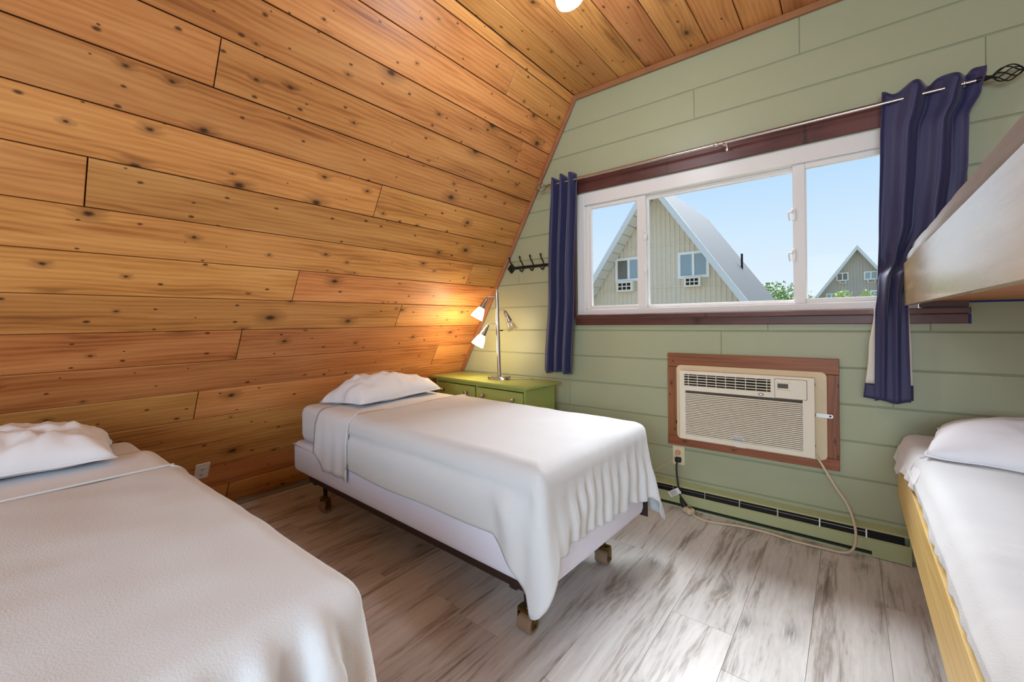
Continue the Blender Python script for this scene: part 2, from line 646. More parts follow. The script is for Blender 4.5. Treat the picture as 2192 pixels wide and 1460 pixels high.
# ---- left slope: backing and cedar boards
SLM = Matrix(((0, 0.5, 0.8660254, XL0), (1, 0, 0, 0), (0, 0.8660254, -0.5, 0), (0, 0, 0, 1)))
bm = new()
box(bm, YB - 0.1, 0.1, -0.15, 3.4, -0.10, -0.012, M=SLM)
wall_left = struct('wall_left', bm, M_DARKGAP, 'sloping wall of knotty cedar boards', 'wall')
rows = [0.0, 0.183, 0.370, 0.556, 0.743, 0.931, 1.117, 1.304, 1.485, 1.671, 1.856, 2.045, 2.236, 2.422, 2.608, 2.795, 2.984, 3.170, 3.233]
jr = {4: [-2.007], 5: [-0.412], 6: [-1.862], 7: [-0.897], 8: [-1.644], 9: [-0.366], 10: [-2.486], 11: [-1.308], 13: [-2.15], 14: [-0.345], 16: [-0.65], 3: [-3.1], 2: [-1.0], 1: [-2.3], 0: [-1.75], 12: [-3.3], 15: [-3.0], 17: []}
for i in range(len(rows) - 1):
    s0, s1 = rows[i], rows[i + 1]
    cuts = sorted(jr.get(i, []), reverse=True)
    ys = [0.0] + cuts
    last = ys[-1]
    while last > YB:
        last -= 2.4 + random.random() * 0.8
        ys.append(max(last, YB))
    for a, b in zip(ys, ys[1:]):
        board('wall_board', SLM, (a + b) / 2, (s0 + s1) / 2, a - b, s1 - s0, 0.012, 0.0022, M_SLOPE, wall_left, 0.0046)

# ---- right slope (out of the picture, closes the room)
bm = new()
SRM = Matrix(((0, -0.5, -0.8660254, XR0), (1, 0, 0, 0), (0, 0.8660254, -0.5, 0), (0, 0, 0, 1)))
box(bm, YB - 0.1, 0.1, -0.15, 3.4, -0.10, 0.0, M=SRM)
struct('wall_right', bm, M_SLOPE, 'opposite sloping wall of cedar', 'wall')

# ---- ceiling boards
CLM = Matrix(((0, 1, 0, 0), (1, 0, 0, 0), (0, 0, -1, ZC), (0, 0, 0, 1)))
bm = new()
box(bm, xl(ZC) - 0.25, xr(ZC) + 0.25, YB - 0.1, 0.1, ZC + 0.012, ZC + 0.1)
ceiling = struct('ceiling', bm, M_DARKGAP, 'flat ceiling of knotty cedar boards', 'ceiling')
xs = [xl(ZC), -1.404, -1.212, -1.027, -0.841, -0.650, -0.462, -0.271, -0.082, 0.107, 0.296, 0.485, 0.674, 0.863, xr(ZC) + 0.01]
for i, (a, b) in enumerate(zip(xs, xs[1:])):
    y = 0.0
    first = True
    while y > YB:
        ln = (2.6 + random.random() * 1.2) if first else 2.8
        y0 = max(YB, y - ln)
        board('ceiling_board', CLM, (y + y0) / 2, (a + b) / 2, y - y0, b - a, 0.012, 0.0024, M_CEIL, ceiling, 0.005)
        y = y0
        first = False

# ---- front wall of green painted boards, with window and air conditioner openings
WFM = Matrix(((1, 0, 0, 0), (0, 0, -1, 0), (0, 1, 0, 0), (0, 0, 0, 1)))
WIN = (-1.575, 0.262, 1.165, 2.105)
ACH = (-0.862, -0.092, 0.405, 0.904)
bm = new()
def wall_cells(bm, x0, x1, z0, z1, y0, y1, holes):
    X = sorted({x0, x1, *[h[0] for h in holes], *[h[1] for h in holes]})
    Z = sorted({z0, z1, *[h[2] for h in holes], *[h[3] for h in holes]})
    for a, b in zip(X, X[1:]):
        for c, d in zip(Z, Z[1:]):
            if any(a >= h[0] - 1e-6 and b <= h[1] + 1e-6 and c >= h[2] - 1e-6 and d <= h[3] + 1e-6 for h in holes):
                continue
            box(bm, a, b, y0, y1, c, d)
wall_cells(bm, XL0 - 0.2, XR0 + 0.2, -0.1, ZC + 0.1, 0.0052, 0.11, [WIN, ACH])
wall_front = struct('wall_front', bm, M_GREENGAP, 'green painted plank wall round the window', 'wall')
zl = [-0.02] + [0.719 + 0.1848 * n for n in range(-3, 12)]
zl[-1] = ZC
vj = {2.567: [-0.199], 2.382: [-0.737], 2.197: [0.474], 1.089: [-0.36, 0.291], 0.719: [0.158], 0.534: [-1.637], 0.904: [-0.6], 1.458: [-2.1]}
for z0, z1 in zip(zl, zl[1:]):
    cuts = []
    for kz, kx in vj.items():
        if abs(kz - z0) < 0.03:
            cuts = kx
    xa = [None] + cuts + [XR0]
    for a, b in zip(xa, xa[1:]):
        segs = [(a, b, None)]
        for h in (WIN, ACH):
            out = []
            for (s, t, nt_) in segs:
                sl_ = s if s is not None else -3.3
                if h[2] >= z1 - 1e-3 or h[3] <= z0 + 1e-3 or h[0] >= t or h[1] <= sl_:
                    out.append((s, t, nt_))
                elif h[2] <= z0 + 1e-3 and h[3] >= z1 - 1e-3:
                    if sl_ < h[0]:
                        out.append((s, h[0], nt_))
                    if h[1] < t:
                        out.append((h[1], t, nt_))
                else:
                    out.append((s, t, h))
            segs = out
        for s, t, h in segs:
            g_ = 0.0042
            b0, b1 = z0 + g_, z1 - g_
            L0 = xl(b0) + 0.002 if s is None else s + 0.001
            L1 = xl(b1) + 0.002 if s is None else s + 0.001
            T0 = t - 0.001
            T1 = t - 0.001
            if h is None:
                poly = [(L0, b0), (T0, b0), (T1, b1), (L1, b1)]
            else:
                hl, hr = max(h[0], L0), min(h[1], T0)
                if h[2] <= z0 + 1e-3:      # notch from below
                    zt = h[3]
                    poly = []
                    if hl > L0:
                        poly += [(L0, b0), (hl, b0)]
                    poly += [(hl, zt), (hr, zt)]
                    if hr < T0:
                        poly += [(hr, b0), (T0, b0)]
                    poly += [(T1, b1), (L1, b1)]
                else:
                    zt = h[2]
                    poly = [(L0, b0), (T0, b0)]
                    if hr < T0:
                        poly += [(T1, b1), (hr, b1)]
                    poly += [(hr, zt), (hl, zt)]
                    if hl > L0:
                        poly += [(hl, b1), (L1, b1)]
            cx = sum(p[0] for p in poly) / len(poly)
            cz = sum(p[1] for p in poly) / len(poly)
            bm = new()
            prism(bm, [(p[0] - cx, p[1] - cz) for p in poly], -0.005, 0.0, 0.0018)
            link('wall_board', mesh_of('wall_board', bm, M_GREEN, 0), wall_front, WFM @ Matrix.Translation((cx, cz, 0)))

# ---- rear wall, unseen, with an opening added to go with the fill light
bm = new()
wall_cells(bm, XL0 - 0.2, XR0 + 0.2, -0.1, ZC + 0.1, YB - 0.12, YB, [(-0.45, 1.35, 1.10, 2.30)])
struct('wall_back', bm, M_PLASTER, 'plain painted wall behind the beds', 'wall')

# ---- corner trims
bm = new()
box(bm, -0.026, -0.001, 0.0, 3.235, 0.0005, 0.026, 0.003, M=SLM)
struct('trim_1', bm, M_TRIM, 'reddish wood strip where slope meets the green wall', 'trim')
bm = new()
box(bm, -0.026, -0.001, xl(ZC) + 0.012, xr(ZC), 0.0005, 0.036, 0.003, M=CLM)
struct('trim_2', bm, M_TRIM, 'reddish wood strip where ceiling meets the green wall', 'trim')
# floor strip along the slope
bm = new()
prism(bm, [(XL0 + 0.012, 0.0), (XL0 + 0.085, 0.0), (XL0 + 0.085, 0.010), (XL0 + 0.075, 0.020), (XL0 + 0.024, 0.020)], 0.02, -YB - 0.02, 0, Matrix(((1, 0, 0, 0), (0, 0, -1, 0), (0, 1, 0, 0), (0, 0, 0, 1))))
struct('baseboard_left', bm, M_BASETRIM, 'low grey floor strip along the sloping wall', 'baseboard')

# ================================================================== window
win = part('window_1', (lambda b: (box(b, -1.563, -1.50, 0.0, 0.095, 1.20, 2.078, 0.004), b)[1])(new()), M_VINYL, None)
tag(win, 'wide white vinyl sliding window over the air conditioner', 'window', kind='structure')
def wpart(name, mat, *boxes, parent=win, bev=0.003):
    b = new()
    for q in boxes:
        box(b, *q, bev)
    return part(name, b, mat, parent)
wpart('window_frame', M_VINYL, (-1.50, 0.20, 0.0, 0.095, 1.99, 2.078), (-1.50, 0.20, 0.0, 0.095, 1.20, 1.238), (0.185, 0.25, 0.0, 0.095, 1.20, 2.078))
# inner sashes: left, middle (nearer outside), right
def sash(x0, x1, z0, z1, y0, y1, st_l, st_r, rt, rb, nm):
    f = wpart(nm, M_VINYL, (x0, x0 + st_l, y0, y1, z0, z1), (x1 - st_r, x1, y0, y1, z0, z1), (x0 + st_l, x1 - st_r, y0, y1, z1 - rt, z1), (x0 + st_l, x1 - st_r, y0, y1, z0, z0 + rb))
    b = new()
    ym = (y0 + y1) / 2
    box(b, x0 + st_l - 0.004, x1 - st_r + 0.004, ym - 0.002, ym + 0.002, z0 + rb - 0.004, z1 - rt + 0.004)
    part('pane', b, M_GLASS, f, 0)
    return f
sash(-1.497, -1.058, 1.236, 1.990, 0.022, 0.048, 0.040, 0.058, 0.028, 0.028, 'window_sash')
sash(-1.095, -0.180, 1.239, 1.990, 0.052, 0.078, 0.045, 0.040, 0.028, 0.022, 'window_sash')
sash(-0.240, 0.188, 1.236, 1.990, 0.022, 0.048, 0.056, 0.034, 0.030, 0.028, 'window_sash')
# stacked channel lines on the left jamb
wpart('jamb_channel', M_VINYL, (-1.50, -1.492, 0.004, 0.02, 1.24, 1.98), bev=0.001)
# latches on the two meeting stiles
for lx, zs in ((-1.062, (1.72, 1.50)), (-0.236, (1.72, 1.50))):
    for z in zs:
        b = new()
        s = 1 if lx < -0.5 else -1
        box(b, lx - 0.010, lx + 0.010, 0.006, 0.022, z - 0.032, z + 0.032, 0.004, 2)
        tube(b, spline([(lx, 0.008, z + 0.012), (lx + 0.018 * s, -0.004, z + 0.010), (lx + 0.020 * s, -0.006, z - 0.012), (lx + 0.016 * s, -0.004, z - 0.034)], 4), 0.0045, 8)
        part('latch', b, M_VINYL, win)
# brown casing round the window
bm = new()
box(bm, -1.572, 0.415, -0.020, -0.0005, 2.080, 2.200, 0.002)
struct('trim_3', bm, M_CASING, 'dark brown board above the window', 'trim')
bm = new()
box(bm, -1.640, -1.565, -0.020, -0.0005, 1.175, 2.078, 0.002)
struct('trim_4', bm, M_CASING, 'dark brown board behind the hanging curtain beside window', 'trim')
bm = new()
box(bm, 0.252, 0.411, -0.020, -0.0005, 1.202, 2.078, 0.002)
struct('trim_5', bm, M_CASING, 'dark brown board between window and upper bunk', 'trim')
bm = new()
box(bm, -1.645, 0.415, -0.045, -0.0005, 1.172, 1.199, 0.003)
struct('trim_6', bm, M_CASING, 'dark brown window sill board', 'trim')
bm = new()
box(bm, -1.570, 0.411, -0.022, -0.0005, 1.127, 1.1715, 0.003)
struct('trim_7', bm, M_CASING, 'dark brown apron board under the window sill', 'trim')
# blue paint edges near the casing end
bm = new()
box(bm, 0.4125, 0.421, -0.004, -0.0005, 1.126, 1.170, 0)
tag(part('paint_tape', bm, M_TAPE, None, 0), 'tiny blue tape patch at the end of the window sill', 'tape')
bm = new()
box(bm, 0.416, 0.95, -0.004, -0.0005, 1.2195, 1.2275, 0)
tag(part('paint_tape', bm, M_TAPE, None, 0), 'thin blue tape line on green wall under the upper bunk', 'tape')

# ================================================================== exterior
bm = new()
box(bm, -120, 120, 0.6, 160, -3.1, -3.0)
tag(part('ground', bm, M_LAWN, None, 0), 'grass ground outside the cottage', 'ground', kind='structure')

def gable_house(name, label, ax, az, sl_, yf, yb, over, half, zb, siding, wins, ribs, seed):
    h = thing(name, label, 'house', (ax, yf, zb))
    zb_ = zb
    # corrugated siding: vertical ribs clipped by the rakes
    b = new()
    n = ribs
    wdt = 2 * half / n
    for i in range(n):
        xa = ax - half + i * wdt
        for (u0, u1, d0, d1) in ((0, 0.5, 0.0, 0.0), (0.5, 0.62, 0.0, 0.035), (0.62, 0.88, 0.035, 0.035), (0.88, 1.0, 0.035, 0.0)):
            p0, p1 = xa + u0 * wdt, xa + u1 * wdt
            t0, t1 = az - sl_ * abs(p0 - ax), az - sl_ * abs(p1 - ax)
            q = [b.verts.new((p0, yf + d0, zb_)), b.verts.new((p1, yf + d1, zb_)), b.verts.new((p1, yf + d1, t1)), b.verts.new((p0, yf + d0, t0))]
            b.faces.new(q)
    part('siding', b, siding, h, 0, True)
    # two horizontal flashing bands
    for z in (az - 2.43, az - 4.28, az - 6.2):
        b = new()
        xx = (az - z) / sl_ - 0.1
        box(b, ax - xx, ax + xx, yf - 0.02, yf + 0.02, z - 0.025, z + 0.025)
        part('flashing_band', b, siding, h, 0, True)
    # roof: two slabs
    cs = math.cos(math.atan(sl_))
    tv = 0.26
    for s in (-1, 1):
        ln = half + 0.35
        poly = [(ax, az), (ax + s * ln, az - sl_ * ln), (ax + s * ln, az - sl_ * ln + tv), (ax, az + tv)]
        if s < 0:
            poly = poly[::-1]
        MM = Matrix(((1, 0, 0, 0), (0, 0, 1, 0), (0, 1, 0, 0), (0, 0, 0, 1)))
        b = new()
        prism(b, poly, yf - over, yb + over, 0, MM)
        rf = part('roof', b, M_ROOF, h, 0, True)
        # fascia board on the front rake
        b = new()
        poly2 = [(ax, az - 0.10), (ax + s * ln, az - 0.10 - sl_ * ln), (ax + s * ln, az - sl_ * ln + tv + 0.03), (ax, az + tv + 0.03)]
        if s < 0:
            poly2 = poly2[::-1]
        prism(b, poly2, yf - over - 0.05, yf - over - 0.002, 0, MM)
        part('fascia', b, M_FASCIA, rf, 0, True)
        # soffit boards under the overhang
        b = new()
        nb = 26
        for i in range(nb):
            a0 = half * (i + 0.06) / nb
            a1 = half * (i + 0.94) / nb
            pl = [(ax + s * a0, az - sl_ * a0 - 0.05), (ax + s * a1, az - sl_ * a1 - 0.05), (ax + s * a1, az - sl_ * a1 - 0.004), (ax + s * a0, az - sl_ * a0 - 0.004)]
            if s < 0:
                pl = pl[::-1]
            prism(b, pl, yf - over + 0.005, yf - 0.03, 0, MM)
        part('soffit', b, M_SOFFIT, rf, 0, True)
    # windows with air conditioner boxes below
    for (x0, x1, z0, z1, acx, mat) in wins:
        b = new()
        f = 0.10 * (x1 - x0) / 1.1
        y0, y1 = yf - 0.06, yf + 0.04
        xm = (x0 + x1) / 2
        box(b, x0, x1, y0, y1, z0, z0 + f)
        box(b, x0, x1, y0, y1, z1 - f, z1)
        box(b, x0, x0 + f, y0, y1, z0 + f, z1 - f)
        box(b, x1 - f, x1, y0, y1, z0 + f, z1 - f)
        box(b, xm - f * 0.45, xm + f * 0.45, y0, y1, z0 + f, z1 - f)
        wf = part('window_surround', b, M_WHITE, h, 0, True)
        for q0, q1, mt in ((x0 + f, xm - f * 0.45, mat[0]), (xm + f * 0.45, x1 - f, mat[1])):
            b = new()
            box(b, q0, q1, yf - 0.03, yf - 0.01, z0 + f, z1 - f)
            part('pane', b, mt, wf, 0, True)
        if acx is not None:
            a0, a1, a2, a3 = acx
            b = new()
            box(b, a0, a1, yf - 0.30, yf + 0.03, a2, a3, 0.01)
            au = part('outdoor_unit', b, M_IVORY, h, 0, True)
            b = new()
            for ix in range(3):
                for iz in range(2):
                    ux = a0 + (a1 - a0) * (0.14 + 0.26 * ix)
                    uz = a2 + (a3 - a2) * (0.18 + 0.36 * iz)
                    box(b, ux, ux + (a1 - a0) * 0.20, yf - 0.304, yf - 0.29, uz, uz + (a3 - a2) * 0.27)
            part('vent_opening', b, M_DARK, au, 0, True)
    return h

h1 = gable_house('frame_house', 'grey corrugated A-frame house with white roof seen through the window', -6.59, 6.85, 1.465, 16.0, 23.6, 0.95, 6.6, -3.0, M_SIDING,
                 [(-8.60, -7.30, 2.93, 4.02, (-8.46, -7.66, 2.45, 2.93), (M_PANEDIM, M_PANEDARK)), (-5.75, -4.50, 2.88, 4.00, (-5.44, -4.78, 2.50, 2.92), (M_PANEDARK, M_PANEDARK))], 66, 1)
# roof vent pipe and skylight on the near roof
b = new()
cyl(b, (-4.28, 21.5, 3.55), (-4.28, 21.5, 4.45), 0.05, 0.05, 8)
part('vent_pipe', b, M_DARK, h1, 0, True)
h2 = gable_house('frame_house', 'small taupe A-frame house far off behind green shrubs', 0.52, 7.05, 1.45, 45.0, 53.0, 0.7, 6.6, -3.0, M_SIDING2,
                 [(-0.92, -0.09, 4.40, 5.10, (-0.70, -0.25, 4.12, 4.40), (M_PANEDIM, M_PANEDIM)), (0.96, 1.88, 4.38, 5.08, (1.20, 1.70, 4.10, 4.38), (M_PANEDARK, M_PANEDARK)),
                  (-1.7, -0.9, 2.6, 3.3, None, (M_PANEDARK, M_PANEDARK)), (1.35, 2.6, 2.5, 3.45, None, (M_PANEDARK, M_PANEDARK))], 60, 2)

def shrub(name, label, c, rad, nleaf, leaf, mat, seed, base=-3.0):
    rnd = random.Random(seed)
    t = thing(name, label, 'tree', (c[0], c[1], base), group='greenery outside the window')
    b = new()
    for q in range(4):
        a = rnd.random() * 6.28
        tube(b, spline([(c[0], c[1], base), (c[0] + 0.1 * math.cos(a), c[1] + 0.1 * math.sin(a), (base + c[2]) / 2), (c[0] + rad[0] * 0.45 * math.cos(a), c[1] + rad[1] * 0.4 * math.sin(a), c[2] + rad[2] * 0.4)], 3), [0.14 - 0.014 * i_ for i_ in range(7)], 6)
    part('trunk', b, M_BARK, t, 40, True)
    b = new()
    for q in range(nleaf):
        while True:
            p = Vector((rnd.uniform(-1, 1), rnd.uniform(-1, 1), rnd.uniform(-1, 1)))
            if p.length < 1:
                break
        p = p.normalized() * (0.55 + 0.5 * rnd.random()) * (1 + 0.22 * noise.noise(p * 2.3 + Vector((seed, 0, 0))))
        p = Vector((c[0] + p.x * rad[0], c[1] + p.y * rad[1], c[2] + p.z * rad[2]))
        u = Vector((rnd.gauss(0, 1), rnd.gauss(0, 1), rnd.gauss(0, 1))).normalized()
        v_ = u.orthogonal().normalized() * leaf * 0.55
        u *= leaf * (0.7 + 0.6 * rnd.random())
        b.faces.new([b.verts.new(p - u), b.verts.new(p + v_), b.verts.new(p + u), b.verts.new(p - v_)])
    f = part('foliage', b, mat, t, 0, True)
    f['kind'] = 'stuff'
    return t
shrub('leafy_tree', 'dense green tree beside the white roof of the nearer house', (-4.55, 33.0, 1.25), (2.5, 1.9, 2.4), 5200, 0.12, M_LEAF, 3)
shrub('leafy_tree', 'low green tree left of the taupe house', (-2.85, 39.0, 0.55), (1.35, 1.3, 2.6), 2600, 0.12, M_LEAF, 4)
shrub('leafy_tree', 'yellow-green shrub before the taupe house, under its dark window', (-0.50, 37.0, 1.55), (0.85, 0.8, 1.55), 1800, 0.11, M_LEAF2, 5)
shrub('leafy_tree', 'yellow-green shrub before the taupe house, under its pale window', (1.05, 41.0, 1.5), (0.85, 0.8, 1.7), 1500, 0.11, M_LEAF2, 6)

# ================================================================== beds
def drape(name, mat, x0, x1, y0, y1, ztop, rad, rc, hem, fold, nx=46, ny=34, K=16, seed=0, bumpz=0.004, parent=None, open_foot=False, zfun=None):
    """a cloth lying on a box (head edge at x0 open, skirts on near side, foot and far side)"""
    b = new()
    def dens(n, a, c, both):
        out = []
        for i in range(n + 1):
            t = i / n
            t = (0.5 - 0.5 * math.cos(PI * t)) * 0.6 + t * 0.4 if both else (math.sin(t * PI / 2)) * 0.6 + t * 0.4
            out.append(a + (c - a) * t)
        return out
    X = dens(nx, x0, x1, False)
    Y = dens(ny, y0, y1, True)
    V = []
    for x in X:
        row = []
        for y in Y:
            px, py = x, y
            a = (x - (x1 - rc)) / rc
            for sgn, yc in ((-1, y0 + rc), (1, y1 - rc)):
                c_ = (y - yc) * sgn / rc
                if a > 0 and c_ > 0 and not open_foot:
                    px = x1 - rc + rc * a * math.sqrt(1 - c_ * c_ / 2)
                    py = yc + sgn * rc * c_ * math.sqrt(1 - a * a / 2)
            d = min(y - y0, y1 - y, (x1 - x) if not open_foot else 9)
            e_ = min(1.0, max(0.0, d / rad))
            z = ztop - rad * (1 - math.sqrt(max(0.0, 1 - (1 - e_) ** 2)))
            z += bumpz * nz(px * 3.1 + seed, py * 4.2, 1.7) + bumpz * 0.6 * nz(px * 9 + seed, py * 7, 4.1)
            if zfun:
                z += zfun(px, py)
            if not open_foot and e_ < 1:
                px += fold(px, py, 0.0, 0.0) * (1 - e_) ** 2 * sstep(x1 - 0.12, x1, x)
            row.append(b.verts.new((px, py, z)))
        V.append(row)
    for i in range(nx):
        for j in range(ny):
            b.faces.new((V[i][j], V[i + 1][j], V[i + 1][j + 1], V[i][j + 1]))
    if open_foot:
        loops = [[V[i][0] for i in range(nx + 1)], [V[i][ny] for i in range(nx, -1, -1)]]
    else:
        loops = [[V[i][0] for i in range(nx + 1)] + [V[nx][j] for j in range(1, ny + 1)] + [V[i][ny] for i in range(nx - 1, -1, -1)]]
    for lp in loops:
        # resample is not needed: the loop is dense; outward normals from the polyline
        n = len(lp)
        nrm = []
        for i in range(n):
            p, q = lp[max(0, i - 1)].co, lp[min(n - 1, i + 1)].co
            t = Vector((q.x - p.x, q.y - p.y, 0)).normalized()
            nrm.append(Vector((t.y, -t.x, 0)))
        s = [0.0]
        for i in range(1, n):
            s.append(s[-1] + (lp[i].co.xy - lp[i - 1].co.xy).length)
        prev = lp
        for k_ in range(1, K + 1):
            w_ = k_ / K
            cur = []
            for i in range(n):
                c = lp[i].co
                z = c.z + (hem(c.x, c.y, s[i]) - c.z) * w_
                off = fold(c.x, c.y, s[i], w_) - (fold(c.x, c.y, s[i], 0.0) * sstep(x1 - 0.12, x1, c.x) if not open_foot else 0.0)
                q = c + nrm[i] * off
                cur.append(b.verts.new((q.x, q.y, z)))
            for i in range(n - 1):
                b.faces.new((prev[i], prev[i + 1], cur[i + 1], cur[i]))
            prev = cur
    o = part(name, b, mat, parent, 180)
    solidify(o, 0.005, 0.0)
    return o

def pillow(name, label, loc, rot, sx, sy, h, seed, wr=0.012, group=None, lean=None):
    o = thing(name, label, 'pillow', loc, 0, group)
    o.rotation_euler = rot
    N = 40
    b = new()
    def P(u, v_, s):
        a, c = 2 * u - 1, 2 * v_ - 1
        prof = (max(0.0, 1 - abs(a) ** 2.4) ** 0.46) * (max(0.0, 1 - abs(c) ** 2.4) ** 0.46)
        px = sx / 2 * a * (1 - 0.09 * (1 - abs(c) ** 3) * abs(a) ** 4)
        py = sy / 2 * c * (1 - 0.09 * (1 - abs(a) ** 3) * abs(c) ** 4)
        px += 0.016 * nz(c * 2.1 + seed, a * 1.4, 5.0)
        py += 0.016 * nz(a * 2.3, c * 1.7 + seed, 9.0)
        corner = abs(a * c) ** 3
        px *= 1 - 0.05 * corner
        py *= 1 - 0.05 * corner
        z = 0.014 + 0.010 * nz(a * 2 + seed, c * 2, 3.0) + (h * 0.80 if s > 0 else -h * 0.12) * prof
        if s > 0:
            z *= 1 + 0.20 * nz(a * 1.3 + seed, c * 1.3)
            r_ = nz(px * 11 + seed, py * 5 + 3.1, 0.3) * nz(px * 3 + 5, py * 8 + seed)
            z += wr * prof * (2.2 * r_ + 0.7 * nz(px * 18 + seed, py * 22))
        if lean:
            z += lean(px, py)
        return (px, py, z)
    T = [[b.verts.new(P(i / N, j / N, 1)) for j in range(N + 1)] for i in range(N + 1)]
    B = [[T[i][j] if i in (0, N) or j in (0, N) else b.verts.new(P(i / N, j / N, -1)) for j in range(N + 1)] for i in range(N + 1)]
    for i in range(N):
        for j in range(N):
            b.faces.new((T[i][j], T[i + 1][j], T[i + 1][j + 1], T[i][j + 1]))
            b.faces.new((B[i][j], B[i][j + 1], B[i + 1][j + 1], B[i + 1][j]))
    part('cushion', b, M_PILLOW, o, 180)
    # stitched seam round the edge and an open hem at one end
    b = new()
    loop = []
    for k_ in range(4 * 12):
        q, t = divmod(k_, 12)
        t /= 12
        u, v_ = [(t, 0), (1, t), (1 - t, 1), (0, 1 - t)][q]
        loop.append(P(u, v_, 1))
    tube(b, loop, 0.004, 6, closed=True)
    part('seam', b, M_PILLOW, o, 180)
    return o

def make_bed(name, label, loc, rz, L, W, ext=0.0):
    bed = thing(name, label, 'bed', loc, rz)
    x0, x1, y0, y1 = -L / 2 - ext, L / 2, -W / 2, W / 2
    # angle-iron side rails and cross bars
    for sy in (-1, 1):
        b = new()
        ye = sy * (W / 2 - (0.035 if sy < 0 else 0.075))
        box(b, x0 + 0.15, x1 - 0.10, min(ye, ye - sy * 0.004), max(ye, ye - sy * 0.004), 0.196, 0.2345, 0.001)
        box(b, x0 + 0.15, x1 - 0.10, min(ye, ye - sy * 0.045), max(ye, ye - sy * 0.045), 0.196, 0.200, 0.001)
        part('side_rail', b, M_FRAMESTEEL, bed)
    for xx in (x0 + 0.20, x1 - 0.16):
        b = new()
        box(b, xx - 0.018, xx + 0.018, y0 + 0.04, y1 - 0.04, 0.181, 0.195, 0.002)
        part('cross_bar', b, M_FRAMESTEEL, bed)
    # head-board bracket plates at the foot
    for sy in (-1, 1):
        b = new()
        ye = sy * (W / 2 - 0.012)
        box(b, x1 - 0.03, x1 + 0.012, ye - 0.003, ye + 0.003, 0.21, 0.345, 0.002)
        part('bracket', b, M_FRAMESTEEL, bed)
    # legs with roller casters
    for sx in (x0 + ext + 0.135, x1 - 0.145):
        for sy in (-1, 1):
            yy = sy * (W / 2 - (0.105 if sy < 0 else 0.17))
            leg = new()
            tube(leg, [(sx, yy, 0.195), (sx, yy, 0.160), (sx, yy, 0.092)], [0.016, 0.014, 0.011], 12)
            lg = part('leg', leg, M_IRON, bed)
            b = new()
            box(b, sx - 0.036, sx + 0.036, yy - 0.018, yy + 0.018, 0.072, 0.090, 0.005, 2)
            box(b, sx - 0.037, sx - 0.033, yy - 0.016, yy + 0.016, 0.022, 0.078, 0.001)
            box(b, sx + 0.033, sx + 0.037, yy - 0.016, yy + 0.016, 0.022, 0.078, 0.001)
            cyl(b, (sx - 0.041, yy, 0.033), (sx + 0.041, yy, 0.033), 0.006, 0.006, 10)
            lathe(b, [(0.010, 0.088), (0.014, 0.090), (0.014, 0.096), (0.009, 0.099)], 12, Matrix.Translation((sx, yy, 0)))
            part('caster_fork', b, M_BRASS, lg)
            b = new()
            MW = Matrix.Translation((sx, yy, 0.033)) @ Matrix.Rotation(R(90), 4, 'Y')
            lathe(b, [(0.026, -0.0315), (0.0315, -0.028), (0.0325, 0.0), (0.0315, 0.028), (0.026, 0.0315)], 24, MW)
            part('caster_wheel', b, M_WHEEL, lg)
    # box spring with a soft edged cover
    b = new()
    box(b, x0, x1 + 0.012, y0, y1 - 0.040, 0.236, 0.425, 0.035, 4)
    bs = part('box_spring', b, M_BOX, bed, 60)
    b = new()
    pts = []
    for k_ in range(48):
        a = 2 * PI * k_ / 48
        cx, cy = math.cos(a), math.sin(a)
        q = max(abs(cx) / ((L + ext) / 2 + 0.003), abs(cy) / (W / 2 - 0.023))
        pts.append((cx / q + 0.006 - ext / 2, cy / q - 0.020, 0.405))
    tube(b, pts, 0.005, 6, closed=True)
    part('piping', b, M_BOX, bs, 180)
    b = new()
    lathe(b, [(0.001, 0), (0.011, 0.0), (0.011, 0.004), (0.006, 0.007), (0.001, 0.007)], 14, Matrix.Translation((x0 + 0.155, y0 + 0.001, 0.335)) @ Matrix.Rotation(R(90), 4, 'X'))
    part('corner_button', b, M_ALMOND, bs)
    # mattress under a fitted sheet
    b = new()
    box(b, x0 + 0.055, x1 - 0.005, y0 + 0.020, y1 - 0.020, 0.4255, 0.652, 0.05, 5)
    ms = part('mattress', b, M_SHEET, bed, 60)
    return bed

# ---- middle bed (between the near bed and the window wall)
B2 = (-1.735, -1.115, 0.0)
RZ2 = R(-2.2)
L2, W2 = 1.87, 0.855
bed2 = make_bed('rolling_bed', 'narrow bed on metal rolling frame in front of the green dresser', B2, RZ2, L2, W2, 0.075)

